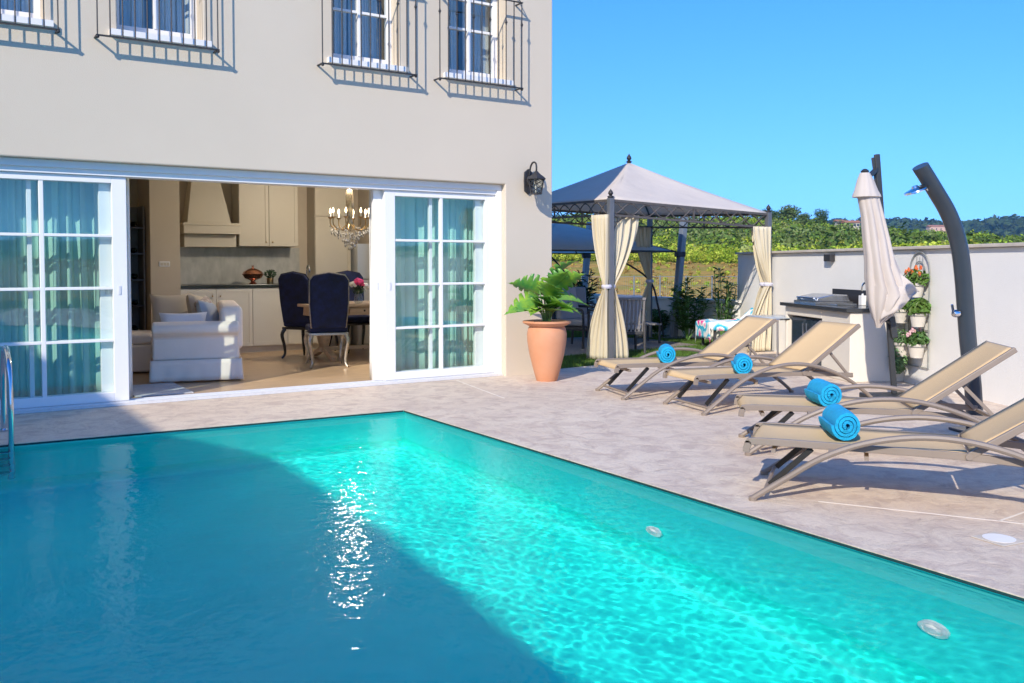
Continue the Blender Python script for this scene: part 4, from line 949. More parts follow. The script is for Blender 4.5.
# ------------------------------------------------------------------ pool ladder, skimmer lid, inlets
t = thing('pool_ladder', 'chrome pool ladder standing on the far coping at the left edge of the picture', 'pool ladder', (.27, 7.45, 0))
M_STAIN = mat('polished_steel', (.62, .66, .72), rough=.12, metal=1.0)
for x in (-.25, .25):
    m = MB(); m.tube(smooth_path([(x, .62, .0), (x, .62, .30), (x, .56, .54), (x, .40, .66), (x, .20, .655), (x, .03, .54), (x, -.03, .30), (x, -.03, -.1), (x, -.03, -.95)], 6), .021, 10)
    m.lathe([(.045, .0), (.045, .012), (.025, .02)], (x, .62, .001), 14); m.build('handrail', M_STAIN, t, smooth=True)
for z in (-.10, -.32, -.54, -.76):
    m = MB(); m.box((-.235, -.075, z - .012), (.235, .005, z + .012)); m.build('step', M_STAIN, t, bevel=.005)
t = thing('skimmer_lid', 'white square skimmer lid set in the deck near the right edge of the pool', 'skimmer lid', (4.24, 2.31, .0), R(-8))
m = MB(); m.box((-.085, -.085, .0015), (.085, .085, .006)); m.build('frame', M_CAP, t, bevel=.002)
m = MB(); m.lathe([(0, .0058), (.07, .0062), (.072, .009), (0, .0095)], n=28); m.build('lid', M_WHITE, t, smooth=True)
for yy, zz, lb in ((3.98, -.80, 'white round inlet on the pool wall, midway along'), (2.22, -.62, 'white round inlet on the pool wall nearest the camera')):
    t = thing('pool_inlet', lb, 'pool inlet', (PX, yy, zz), 0, 'inlets on the pool wall')
    M_ = Matrix.Rotation(R(-90), 4, 'Y')
    m = MB(); m.lathe([(.0, .0), (.07, .0), (.07, .012), (.05, .02), (.05, .012), (0, .012)], n=24, M=M_); m.build('face_ring', M_WHITE, t, smooth=True)
    m = MB(); m.lathe([(.04, .012), (.028, .03), (0, .032)], n=16, M=M_); m.build('eyeball', M_WHITE, t, smooth=True)

for o in list(bpy.data.objects):    # everything under water catches the sun refracted by the waves
    if o.type == 'MESH' and o.name.split('.')[0] in ('handrail', 'step', 'face_ring', 'eyeball'): o.cycles.is_caustics_receiver = True
# ------------------------------------------------------------------ gazebo
GA = R(-4); GS = 2.85; GN = Vector((7.73, 9.49, 0))
gz_ = thing('gazebo', 'square gazebo with a pale grey pyramid canopy and scrolled iron rails', 'gazebo', GN, GA)
TOP = {'N': 2.15, 'R': 2.035, 'F': 2.14, 'L': 2.20}
CR = {'N': (0, 0), 'R': (GS, 0), 'F': (GS, GS), 'L': (0, GS)}
M_POST = mat('grey_steel_post', (0.17, 0.18, 0.20), rough=.4, metal=.3, var=.1, scale=8)
M_RAIL = mat('brown_grey_iron', (0.13, 0.115, 0.105), rough=.5, metal=.2, var=.2, scale=12)
for k in 'NRFL':
    x, y = CR[k]; h = TOP[k]
    m = MB(); m.box((x - .037, y - .037, 0), (x + .037, y + .037, h + .03)); m.box((x - .07, y - .07, 0), (x + .07, y + .07, .012)); p = m.build('post', M_POST, gz_, bevel=.004)
    m = MB(); m.lathe([(.03, h + .03), (.045, h + .04), (.045, h + .05), (.018, h + .065), (.036, h + .09), (.028, h + .115), (.008, h + .14), (0, h + .155)], (x, y, 0), 12); m.build('finial', M_IRON, p, smooth=True)
def gl(a, b, f, dz=0): 
    (x0, y0), (x1, y1) = CR[a], CR[b]; return Vector((x0 + (x1 - x0) * f, y0 + (y1 - y0) * f, TOP[a] + (TOP[b] - TOP[a]) * f + dz))
for a, b in ('NR', 'RF', 'FL', 'LN'):
    m = MB(); m.bar(gl(a, b, .014), gl(a, b, .986), .026, .032); m.bar(gl(a, b, .014, -.195), gl(a, b, .986, -.195), .026, .028)
    m.bar(gl(a, b, .5, -.195), gl(a, b, .5), .02)
    for s in (1, -1):
        m.tube([gl(a, b, .02 + .96 * i / 60, -.10 + s * .078 * cos(2 * pi * 5 * i / 60)) for i in range(61)], .0085, 5)
    m.build('scroll_rail', M_RAIL, gz_, smooth=True)
    d_ = (Vector((*CR[b], 0)) - Vector((*CR[a], 0))).normalized()
    for (c, sg) in ((a, 1), (b, -1)):    # corner scrolls
        p0 = Vector((*CR[c], TOP[c] - .195)); m = MB()
        m.tube(smooth_path([p0 + d_ * sg * .04 + Vector((0, 0, -.30)), p0 + d_ * sg * .07 + Vector((0, 0, -.16)), p0 + d_ * sg * .16 + Vector((0, 0, -.06)), p0 + d_ * sg * .30 + Vector((0, 0, -.012))], 5), .008, 6)
        m.tube([p0 + d_ * sg * (.085 + .035 * cos(t_)) + Vector((0, 0, -.06 + .035 * sin(t_))) for t_ in [2 * pi * i / 12 for i in range(12)]], .006, 5, closed=True)
        m.build('corner_scroll', M_IRON, gz_, smooth=True)
cz = Vector((GS / 2 - .08, GS / 2, 2.86)); m = MB()
oh = .012
def CO(k, dz=0): x, y = CR[k]; return Vector((x + (oh if x > 0 else -oh), y + (oh if y > 0 else -oh), TOP[k] + .022 + dz))
for a, b in ('NR', 'RF', 'FL', 'LN'):
    A_, B_ = CO(a), CO(b)
    def fn(u, v):
        e = A_ + (B_ - A_) * u; q = e + (cz - e) * v; q.z -= .055 * sin(pi * v) * (.35 + .65 * sin(pi * u)); return q
    m.grid(fn, 12, 12)
    m.grid(lambda u, v: A_ + (B_ - A_) * u + Vector((0, 0, -.012 * v)), 12, 1)
bmc = m.build('canopy', mat('gazebo_canvas', (0.84, 0.77, 0.70), rough=.95, var=.06, scale=3, bump=1.6, bscale=5, trans=.36), gz_, smooth=True)
md = bmc.modifiers.new('weld', 'WELD'); md.merge_threshold = .002; md = bmc.modifiers.new('t', 'SOLIDIFY'); md.thickness = .004
m = MB()
for k in 'NRFL': m.bar(Vector((*CR[k], TOP[k] - .01)), cz + Vector((0, 0, -.03)), .02)
m.build('roof_rib', M_IRON, gz_)
m = MB(); m.lathe([(.03, 2.855), (.05, 2.87), (.02, 2.89), (.04, 2.925), (.03, 2.95), (.008, 2.985), (0, 3.0)], (GS / 2 - .08, GS / 2, 0), 12); m.build('roof_finial', M_IRON, gz_, smooth=True)
M_CREAM = mat('cream_curtain', (0.80, 0.73, 0.56), rough=.9, var=.05, scale=3, trans=.3)
def tied_curtain(k, dirx, diry, wt, wb, label, zt, seed, zc=1.0):
    x0, y0 = CR[k]; M_ = rotz(GA); rsn = random.Random(seed); ph = rsn.random() * 6
    base = GN + M_ @ Vector((x0, y0, 0)); e = (M_ @ Vector((dirx, diry, 0))).normalized(); nrm = Vector((-e.y, e.x, 0))
    rows = 34; folds = 4
    def width(z):
        if z > zc: f = (z - zc) / (zt - zc); return .055 + (wt - .055) * (1 - (1 - f) ** 1.7)
        f = (zc - z) / zc; return .055 + (wb - .055) * (1 - (1 - f) ** 1.9)
    mb = MB()
    def fn(u, v):
        z = .015 + (zt - .015) * v; w = width(z); a = .045 * (1 - .55 * w / max(wt, wb)) + .012
        s_ = .005 + w * u; sway = .03 * sin(z * 3 + ph) * (1 - abs(z - zc)) * .3
        return e * s_ + nrm * (a * sin(2 * pi * folds * u + ph + .5 * sin(z * 2.2)) * (.6 + .4 * sin(u * 7 + ph + z)) + .012 * sin(2 * pi * 9 * u + z * 3) + .045 + sway) + Vector((0, 0, z))
    mb.grid(fn, 60, rows); o = mb.build('gazebo_curtain', M_CREAM, smooth='all', solid=.003); o.location = base
    tag(o, label, 'curtain', 'cream curtains tied to the gazebo posts')
    q = MB(); q.tube([e * (.03 + .055 * cos(t_)) + nrm * (.04 + .05 * sin(t_)) + Vector((0, 0, zc)) for t_ in [2 * pi * i / 14 for i in range(14)]], .02, 6, closed=True, flat=1.5)
    q.build('tie_band', mat('tie_cloth', (.55, .55, .66), rough=.9) if 'tie_cloth' not in bpy.data.materials else bpy.data.materials['tie_cloth'], o, smooth=True)
tied_curtain('N', 1, .0, .50, .34, 'cream curtain tied to the front left gazebo post, its right hand half', 1.96, 1)
tied_curtain('N', -.35, 1, .30, .36, 'cream curtain on the left of the front left gazebo post, flaring out at the hem', 1.96, 2)
tied_curtain('R', -1, 0, .34, .46, 'cream curtain tied to the gazebo post beside the white wall', 1.85, 3)
tied_curtain('R', 0, 1, .3, .30, 'cream curtain running back from the gazebo post by the white wall', 1.85, 4)
tied_curtain('F', -1, 0, .36, .34, 'shaded curtain tied at the far gazebo post beyond the front curtain', 1.94, 5)
tied_curtain('L', 0, -1, .36, .34, 'curtain on the gazebo post hidden by the villa corner', 1.98, 6)
# ------------------------------------------------------------------ second, blue grey shade beyond
sd = thing('garden_awning', 'blue grey fabric awning on two thick leaning steel posts behind the gazebo', 'awning', (11.0, 13.2, 0))
M_BLUEC = mat('blue_grey_canvas', (0.84, 0.84, 0.82), rough=.9, var=.1, scale=3, trans=.5)
M_BLUEP = mat('blue_grey_post', (0.24, 0.28, 0.33), rough=.35, metal=.3, var=.1, scale=5)
P1, P2 = Vector((.25, 1.55, 0)), Vector((.08, -1.35, 0))
for p, h in ((P1, 2.15), (P2, 2.15)):
    ln = Vector((.13, -.085, 0)) * 1.15
    m = MB(); m.bar(p, p + ln + Vector((0, 0, h)), .105, .105); m.box((p.x - .16, p.y - .16, 0), (p.x + .16, p.y + .16, .02)); m.build('post', M_BLUEP, sd, bevel=.012)
    m = MB(); q = p + ln * .7 + Vector((0, 0, 1.50)); m.bar(q + Vector((-.09, .04, -.03)), q + Vector((.06, -.02, -.03)), .14, .09); m.build('joint', M_IRON, sd, bevel=.01)
m = MB(); A1 = Vector((.30, 1.75, 1.52)); A2 = Vector((.12, -1.36, 1.52)); B1 = A1 + Vector((-2.9, .2, 0)); B2 = A2 + Vector((-2.9, .2, 0)); ap = (A1 + A2 + B1 + B2) / 4 + Vector((0, 0, .55))
for a, b in ((A1, A2), (A2, B2), (B2, B1), (B1, A1)):
    m.grid((lambda a, b: lambda u, v: (a + (b - a) * u) + (ap - (a + (b - a) * u)) * v)(a, b), 6, 6)
o = m.build('canopy', M_BLUEC, sd, smooth=True)
m = MB()
for a, b in ((A1, A2), (A2, B2), (B2, B1), (B1, A1)): m.bar(a, b, .03)
for a in (A1, A2, B1, B2): m.bar(a, ap + Vector((0, 0, -.02)), .02)
m.build('canopy_frame', M_IRON, sd)
for (a, b, c) in (((-.95, -.75, 1.50), (-.30, -1.10, 1.05), (-.05, -1.25, 0)), ((-.95, 1.0, 1.5), (-.32, 1.25, 1.05), (-.08, 1.35, 0)), ((-2.2, -.75, 1.50), (-2.6, -1.0, .9), (-2.75, -1.1, 0)), ((-2.2, 1.0, 1.50), (-2.6, 1.2, .9), (-2.75, 1.3, 0))):
    m = MB(); m.tube(smooth_path([a, b, ((b[0] + c[0]) / 2 + .06, (b[1] + c[1]) / 2, .52), c], 6), .018, 6); m.build('curved_leg', M_IRON, sd, smooth=True)
# ------------------------------------------------------------------ garden furniture
M_RATT = mat('dark_rattan', (0.06, 0.06, 0.065), rough=.6, var=.5, scale=60, bump=.5, bscale=150)
M_RATG = mat('grey_weave', (0.26, 0.25, 0.25), rough=.8, var=.35, scale=50, bump=.4, bscale=150)
M_CUSG = mat('grey_cushion', (0.33, 0.33, 0.36), rough=.95)
M_CUSL = mat('light_cushion', (0.68, 0.68, 0.70), rough=.95)
def armchair(loc, rz, label, frame, back, cush, w=.62, bh=.86):
    t = thing('garden_armchair', label, 'armchair', loc, rz, 'garden armchairs in and behind the gazebo')
    for sx in (-1, 1):
        m = MB(); m.tube(smooth_path([(sx * w / 2, .27, 0), (sx * w / 2, .27, .50), (sx * w / 2, .20, .60), (sx * w / 2, -.18, .62), (sx * w / 2, -.28, .58), (sx * w / 2, -.34, 0)], 5), .02, 8); m.build('arm_leg', frame, t, smooth=True)
    m = MB(); m.box((-w / 2, -.28, .27), (w / 2, .27, .33)); m.build('seat', frame, t, bevel=.01)
    m = MB()
    for i in range(13): x = -w / 2 + .02 + (w - .04) * i / 12; m.bar((x, -.27, .30), (x, -.37, bh), .028, .012, up=(0, 1, 0))
    m.bar((-w / 2, -.37, bh), (w / 2, -.37, bh), .035); m.build('backrest', back, t)
    m = MB(); m.box((-w / 2 + .03, -.24, .335), (w / 2 - .03, .26, .43)); m.build('seat_cushion', cush, t, bevel=.035, seg=3)
    m = MB(); m.add([(-w / 2 + .04, -.26, .42), (w / 2 - .04, -.26, .42), (w / 2 - .04, -.35, bh + .05), (-w / 2 + .04, -.35, bh + .05), (-w / 2 + .04, -.14, .42), (w / 2 - .04, -.14, .42), (w / 2 - .04, -.23, bh + .05), (-w / 2 + .04, -.23, bh + .05)],
        [(0, 1, 2, 3), (4, 7, 6, 5), (0, 4, 5, 1), (1, 5, 6, 2), (2, 6, 7, 3), (3, 7, 4, 0)]); m.build('back_cushion', cush, t, bevel=.035, seg=3)
    return t
armchair((8.62, 10.45, 0), R(-28), 'grey slatted armchair with a pale cushion behind the front gazebo curtain', M_RATT, M_RATG, M_CUSL, .72, .80)
armchair((8.70, 11.45, 0), R(-160), 'dark armchair with a grey cushion just behind the potted monstera', M_RATT, M_RATT, M_CUSG, .62, .88)
armchair((9.45, 12.55, 0), R(-200), 'dark armchair in the back of the gazebo facing the camera', M_RATT, M_RATT, M_CUSG, .62, .85)
t = thing('low_table', 'low grey slatted garden table on the grass right of the gazebo curtains', 'table', (9.95, 11.55, 0), R(-20))
m = MB()
for i in range(6): m.box((-.36 + i * .12, -.3, .30), (-.36 + i * .12 + .105, .3, .325))
m.build('tabletop', M_RATG, t)
for sx in (-.32, .32):
    for sy in (-.26, .26): m = MB(); m.bar((sx, sy, 0), (sx, sy, .299), .03); m.build('leg', M_RATT, t)
t = thing('reclining_chair', 'low dark rattan recliner covered by a bright beach towel beside the white wall', 'recliner', (10.66, 10.02, 0), R(-25))
m = MB(); m.box((-.48, -.30, .30), (.25, .30, .385)); m.build('seat', M_RATT, t, bevel=.02)
m = MB(); m.add([(.22, -.3, .31), (.22, .3, .31), (.62, .3, .66), (.62, -.3, .66), (.16, -.3, .385), (.16, .3, .385), (.56, .3, .74), (.56, -.3, .74)], [(0, 1, 2, 3), (4, 7, 6, 5), (0, 4, 5, 1), (1, 5, 6, 2), (2, 6, 7, 3), (3, 7, 4, 0)]); m.build('backrest', M_RATT, t, bevel=.02)
for sx in (-.42, .2):
    for sy in (-.26, .26): m = MB(); m.bar((sx, sy, 0), (sx, sy, .30), .035); m.build('leg', M_RATT, t)
# printed towel: white ground, turquoise rings, pink flowers
def beach_mat():
    m = bpy.data.materials.new('printed_towel'); m.use_nodes = True; n = m.node_tree; b = n.nodes['Principled BSDF']; L = n.links.new; b.inputs['Roughness'].default_value = .95
    tc = n.nodes.new('ShaderNodeTexCoord'); vo = n.nodes.new('ShaderNodeTexVoronoi'); vo.inputs['Scale'].default_value = 4.0; L(tc.outputs['Object'], vo.inputs['Vector'])
    r = n.nodes.new('ShaderNodeValToRGB'); r.color_ramp.interpolation = 'CONSTANT'
    els = [(0, (.78, .04, .30)), (.27, (.80, .35, .55)), (.33, (.82, .82, .82)), (.40, (.03, .45, .68)), (.53, (.30, .68, .80)), (.60, (.84, .84, .84))]
    for i, (p_, c_) in enumerate(els):
        e = r.color_ramp.elements[i] if i < 2 else r.color_ramp.elements.new(p_)
        e.position = p_; e.color = (*c_, 1)
    nz = n.nodes.new('ShaderNodeTexNoise'); nz.inputs['Scale'].default_value = 9; L(tc.outputs['Object'], nz.inputs['Vector'])
    md_ = n.nodes.new('ShaderNodeMath'); md_.operation = 'MULTIPLY_ADD'; md_.inputs[1].default_value = .35; L(nz.outputs[0], md_.inputs[0]); L(vo.outputs['Distance'], md_.inputs[2])
    ad_ = n.nodes.new('ShaderNodeMath'); ad_.operation = 'SUBTRACT'; ad_.inputs[1].default_value = .17; L(md_.outputs[0], ad_.inputs[0]); L(ad_.outputs[0], r.inputs[0]); L(r.outputs[0], b.inputs['Base Color']); return m
m = MB()
def tw(u, v):
    x = -.66 + 1.30 * u; y = (2 * v - 1) * .36
    if x < -.50: z = .345 - (-.50 - x) * 1.6; x = -.52
    elif x < .2: z = .350
    else: z = .350 + (x - .2) * .98
    if abs(y) > .305: z -= (abs(y) - .305) * 2.2; y = (1 if y > 0 else -1) * .325
    return (x, y, z + .012 * sin(u * 17) * sin(v * 11 + 1) + .008)
m.grid(tw, 50, 26); o = m.build('beach_towel', beach_mat(), smooth='all', solid=.008); o.location = (10.66, 10.02, .055); o.rotation_euler = (0, 0, R(-25)); tag(o, 'white beach towel printed with turquoise rings and pink flowers draped on the low recliner', 'towel')
# ------------------------------------------------------------------ lawn, gravel, low wall
M_LAWN = mat('lawn_ground', (0.085, 0.15, 0.03), rough=.95, var=.4, scale=3, bump=1, bscale=80)
M_GRAV = mat('gravel', (0.36, 0.32, 0.29), rough=.95, var=.6, scale=45, bump=1.5, bscale=50)
lawn = struct(tri_fill('lawn', [(6.33, 9.21), (6.9, 9.16), (9.0, 9.36), (10.9, 10.5), (12.2, 11.0), (12.2, 17), (6.33, 17)], [], -.012, M_LAWN, .4))
gr = struct(tri_fill('gravel_bed', [(7.1, 10.35), (10.5, 10.6), (10.6, 12.2), (9.9, 12.9), (7.1, 12.9)], [], -.002, M_GRAV, .008))
N_ = 16000; rsn = np.random.RandomState(3)
def blades(name, pts, h, w, m, label, seed):
    r = np.random.RandomState(seed); n = len(pts); a = r.rand(n) * 6.283; hh = h * (.5 + r.rand(n)); lean = (r.rand(n, 2) - .5) * h * .9
    v = np.zeros((n, 3, 3)); v[:, 0, :2] = pts[:, :2] - np.stack([np.cos(a), np.sin(a)], -1) * w; v[:, 1, :2] = pts[:, :2] + np.stack([np.cos(a), np.sin(a)], -1) * w
    v[:, 2, :2] = pts[:, :2] + lean; v[:, :2, 2] = pts[:, 2:3]; v[:, 2, 2] = pts[:, 2] + hh
    me = bpy.data.meshes.new(name); me.vertices.add(3 * n); me.vertices.foreach_set('co', v.ravel()); me.loops.add(3 * n); me.loops.foreach_set('vertex_index', np.arange(3 * n))
    me.polygons.add(n); me.polygons.foreach_set('loop_start', np.arange(0, 3 * n, 3)); me.polygons.foreach_set('loop_total', np.full(n, 3)); me.update(); me.materials.append(m)
    o = bpy.data.objects.new(name, me); COL.objects.link(o); return tag(o, label, 'grass', kind='stuff')
from mathutils.geometry import intersect_point_tri_2d
def in_poly(P, poly):
    x, y = P[:, 0], P[:, 1]; ins = np.zeros(len(P), bool); n = len(poly)
    for i in range(n):
        (x0, y0), (x1, y1) = poly[i], poly[(i + 1) % n]
        c = ((y0 > y) != (y1 > y)) & (x < (x1 - x0) * (y - y0) / (y1 - y0 + 1e-12) + x0); ins ^= c
    return ins
P = np.stack([6.4 + 5.7 * rsn.rand(90000), 9.2 + 5.3 * rsn.rand(90000)], -1)
ok = in_poly(P, [(6.33, 9.25), (6.9, 9.2), (9.0, 9.4), (10.9, 10.5), (12.2, 11.0), (12.2, 14.5), (6.33, 14.5)]) & ~in_poly(P, [(7.1, 10.35), (10.5, 10.6), (10.6, 12.2), (9.9, 12.9), (7.1, 12.9)])
P = P[ok]; P = np.concatenate([P, np.full((len(P), 1), -.012)], 1)
M_BLADE = mat('grass_blade', (0.13, 0.24, 0.035), rough=.6, var=.4, scale=4, island=.35, trans=.3)
blades('lawn_grass', P, .035, .004, M_BLADE, 'short green lawn grass round the gazebo', 3)
lw = thing('low_wall', 'low white garden wall behind the leaning posts and shrubs', 'wall', (11.45, 10.55, 0))
m = MB(); m.bar((0, 0, .10), (-.02, 5.2, .10), .18, 1.10); m.build('wall', M_WALLW, lw)
m = MB(); m.bar((0, -.02, .675), (-.02, 5.22, .675), .22, .04); m.build('cap', M_WALLW, lw)
# ------------------------------------------------------------------ shrubs by the low wall
def lance(mb, base, n, h, spread, lw_, rs, ll=.16):
    for _ in range(n):
        a = rs.random() * 6.28; tip = Vector(base) + Vector((cos(a) * spread * rs.random(), sin(a) * spread * rs.random(), h * rs.uniform(.6, 1)))
        b = Vector(base); mid = (b + tip) / 2 + Vector((cos(a), sin(a), 0)) * spread * .1
        path = smooth_path([b, mid, tip], 5); yield path
def shrub(loc, h, sp_, n, label, m, seed, ll=.17, lw_=.022):
    rs_ = random.Random(seed); t = thing('garden_shrub', label, 'shrub', loc, 0)
    ms = MB(); ml = MB()
    for path in lance(None, (0, 0, 0), n, h, sp_, 0, rs_):
        ms.tube(path, .007, 5)
        for i, p in enumerate(path):
            if i < 3: continue
            for k in range(4):
                a = rs_.random() * 6.28; d_ = Vector((cos(a), sin(a), rs_.uniform(.1, .9))).normalized(); s_ = d_.cross(Vector((0, 0, 1))).normalized() * lw_; L_ = ll * rs_.uniform(.7, 1.2)
                ml.add([p, p + d_ * L_ * .5 + s_, p + d_ * L_ + Vector((0, 0, -.2 * L_)), p + d_ * L_ * .5 - s_], [(0, 1, 2, 3)])
    ms.build('stem', M_STALK, t); ml.build('foliage', m, t)
shrub((10.95, 11.35, 0), 1.0, .34, 18, 'dark leaved oleander shrub just right of the leaning post', M_LEAF, 1)
shrub((11.15, 10.75, 0), 1.2, .30, 12, 'taller thin shrub with upright shoots at the end of the low wall', M_LEAF, 2, .2, .016)
shrub((10.75, 12.9, 0), .6, .4, 16, 'low dark shrub in the shade of the blue grey canopy', M_LEAF_D, 3)
shrub((10.3, 13.6, 0), 1.15, .40, 30, 'dark shrub behind the far gazebo curtain', M_LEAF_D, 4, .19, .02)
shrub((11.1, 12.3, 0), .45, .3, 12, 'low grey green shrub at the foot of the leaning post', M_LEAF, 5)
# ------------------------------------------------------------------ terrain
def az_px(x, y): 
    """bearing measured from the camera heading, clockwise, degrees"""
    return (57 - math.degrees(math.atan2(y, x)) + 180) % 360 - 180
def sm(a, b, x): t = np.clip((x - a) / (b - a), 0, 1); return t * t * (3 - 2 * t)
def land(x, y):
    x = np.asarray(x, float); y = np.asarray(y, float)
    r = np.hypot(x, y); az = (57 - np.degrees(np.arctan2(y, x)) + 180) % 360 - 180
    px = 512 + 910 * np.tan(np.radians(np.clip(az, -60, 60)))
    top = np.interp(px, [-400, 400, 600, 760, 830, 880, 930, 1024, 1300, 2000], [12, 16, 17, 16.5, 14, 10.5, 8, 5.5, 5, 3])
    z = -1.8 + 1.3 * sm(9.5, 12, r) - 2.2 * sm(30, 70, r) + 4.1 * sm(65, 160, r)
    z = z + top * sm(150, 430, r) ** 1.25 + .5 * np.sin(x * .07 + 1) * np.sin(y * .06) * sm(80, 200, r) + 1.6 * np.sin(x * .021 + 2) * np.sin(y * .018 + 1) * sm(150, 300, r)
    far = np.interp(px, [-400, 500, 760, 860, 900, 950, 1000, 1024, 1200, 2000], [60, 80, 84, 92, 96, 88, 100, 96, 84, 60])
    z = z - 14 * sm(450, 620, r) + (far + 6 * np.sin(x * .004) + 4 * np.sin(y * .009 + x * .006)) * sm(1100, 2600, r)
    return z
rr = np.concatenate([[0.5, 4, 8, 9.5, 10.5, 12, 15, 20, 26, 34], np.linspace(42, 460, 90), np.linspace(480, 1000, 16), np.linspace(1080, 2800, 50)])
aa = np.radians(np.concatenate([np.linspace(-75, 35, 330, endpoint=False), np.linspace(35, 285, 60, endpoint=False)]) + 57 - 0)
RR, AA = np.meshgrid(rr, aa, indexing='ij'); XX = RR * np.cos(AA); YY = RR * np.sin(AA); ZZ = land(XX, YY)
nr, na = RR.shape; co = np.stack([XX, YY, ZZ], -1).reshape(-1, 3); i = np.arange(nr * na).reshape(nr, na)
f = np.stack([i[:-1], i[1:], np.roll(i[1:], -1, 1), np.roll(i[:-1], -1, 1)], -1).reshape(-1, 4)
me = bpy.data.meshes.new('countryside'); me.vertices.add(len(co)); me.vertices.foreach_set('co', co.ravel()); me.loops.add(f.size); me.loops.foreach_set('vertex_index', f.ravel().astype(np.int32))
me.polygons.add(len(f)); me.polygons.foreach_set('loop_start', np.arange(0, f.size, 4)); me.polygons.foreach_set('loop_total', np.full(len(f), 4)); me.polygons.foreach_set('use_smooth', np.ones(len(f), bool)); me.update()
def land_mat():
    m = bpy.data.materials.new('countryside'); m.use_nodes = True; n = m.node_tree; b = n.nodes['Principled BSDF']; L = n.links.new; b.inputs['Roughness'].default_value = 1; b.inputs['Specular IOR Level'].default_value = 0
    tc = n.nodes.new('ShaderNodeTexCoord'); ge = n.nodes.new('ShaderNodeVectorMath'); ge.operation = 'LENGTH'; L(tc.outputs['Object'], ge.inputs[0])
    def nz(s, d=6): q = n.nodes.new('ShaderNodeTexNoise'); q.inputs['Scale'].default_value = s; q.inputs['Detail'].default_value = d; q.inputs['Roughness'].default_value = .7; L(tc.outputs['Object'], q.inputs['Vector']); return q.outputs[0]
    def mr(f, a, b_): q = n.nodes.new('ShaderNodeMapRange'); q.interpolation_type = 'SMOOTHSTEP'; q.inputs[1].default_value = a; q.inputs[2].default_value = b_; L(f, q.inputs[0]); return q.outputs[0]
    def mix(f, c1, c2):
        q = n.nodes.new('ShaderNodeMix'); q.data_type = 'RGBA'; L(f, q.inputs[0])
        for s_, c_ in ((6, c1), (7, c2)):
            if isinstance(c_, tuple): q.inputs[s_].default_value = (*c_, 1)
            else: L(c_, q.inputs[s_])
        return q.outputs[2]
    dry = mix(mr(nz(.12), .4, .6), (.55, .33, .10), (.36, .30, .08))
    grn = mix(mr(nz(.05), .35, .65), (.07, .11, .03), (.15, .17, .045))
    far_ = mix(mr(nz(.02, 10), .42, .58), (.03, .055, .022), (.06, .09, .03))
    c = mix(mr(ge.outputs['Value'], 135, 175), dry, grn); c = mix(mr(ge.outputs['Value'], 600, 900), c, far_)
    c = mix(mr(ge.outputs['Value'], 26, 60), (.15, .16, .05), c)
    L(c, b.inputs['Base Color']); bz = n.nodes.new('ShaderNodeBump'); bz.inputs['Strength'].default_value = 1; bz.inputs['Distance'].default_value = 3; L(nz(.06, 10), bz.inputs['Height']); L(bz.outputs[0], b.inputs['Normal'])
    return m
me.materials.append(land_mat()); ter = bpy.data.objects.new('countryside', me); COL.objects.link(ter); struct(ter)
# scrub and woodland: masses of leaf clumps
def bushes(name, n, rmin, rmax, pxr, size, cols, label, cat, seed, leafs=42, power=1.0, squash=.75, lf=.16, zoff=0.0, rfun=None):
    r_ = np.random.RandomState(seed)
    px = r_.uniform(*pxr, n); az = np.arctan((px - 512) / 910.); rad = rmin + (rmax - rmin) * r_.rand(n) ** power; th = math.radians(57) - az
    x = rad * np.cos(th); y = rad * np.sin(th)
    s = size[0] + (size[1] - size[0]) * r_.rand(n) ** 2
    z = land(x, y) + s * squash * .55 + zoff
    L_ = leafs; d = r_.normal(size=(n, L_, 3)); d /= np.linalg.norm(d, axis=-1, keepdims=True)
    lump = 1 + .28 * np.sin(d[..., 0] * 5 + r_.rand(n, 1) * 6) * np.sin(d[..., 1] * 5 + r_.rand(n, 1) * 6) + .18 * np.sin(d[..., 2] * 7 + r_.rand(n, 1) * 6)
    rad_ = (.62 + .38 * r_.rand(n, L_)) * lump
    c = d * rad_[..., None] * (s[:, None, None] * np.array([1, 1, squash])) * .5
    c[..., 2] = np.maximum(c[..., 2], -s[:, None] * squash * .5)
    c = c + np.stack([x, y, z], -1)[:, None]
    nr_ = d + r_.normal(size=d.shape) * .45; nr_[..., 2] += .25; nr_ /= np.linalg.norm(nr_, axis=-1, keepdims=True)
    t1 = np.cross(nr_, r_.normal(size=d.shape)); t1 /= np.linalg.norm(t1, axis=-1, keepdims=True); t2 = np.cross(nr_, t1)
    ls = (s[:, None] * lf * (.6 + .8 * r_.rand(n, L_)))[..., None]
    v = np.stack([c - t1 * ls, c - t2 * ls * .7, c + t1 * ls, c + t2 * ls * .7], 2).reshape(-1, 3)
    nf = n * L_
    me = bpy.data.meshes.new(name); me.vertices.add(4 * nf); me.vertices.foreach_set('co', v.ravel()); me.loops.add(4 * nf); me.loops.foreach_set('vertex_index', np.arange(4 * nf, dtype=np.int32))
    me.polygons.add(nf); me.polygons.foreach_set('loop_start', np.arange(0, 4 * nf, 4)); me.polygons.foreach_set('loop_total', np.full(nf, 4))
    ci = r_.choice(len(cols), n, p=[c_[1] for c_ in cols]); me.polygons.foreach_set('material_index', np.repeat(ci, L_).astype(np.int32)); me.update()
    for k_, c_ in enumerate(cols): me.materials.append(mat(f'{name}_leaf', c_[0], rough=.9, var=.35, scale=.4, island=.35, trans=.2, spec=.0))
    o = bpy.data.objects.new(name, me); COL.objects.link(o); return tag(o, label, cat, kind='stuff')
G1, G2, G3, G4 = (.36, .48, .045), (.20, .30, .035), (.56, .60, .08), (.38, .42, .13)
bushes('hillside_scrub', 6400, 175, 430, (470, 1160), (1.8, 5.2), [(G1, .35), (G2, .30), (G3, .2), (G4, .15)], 'green scrub and olive bushes covering the hillside behind the garden', 'scrub', 1, 90, lf=.085)
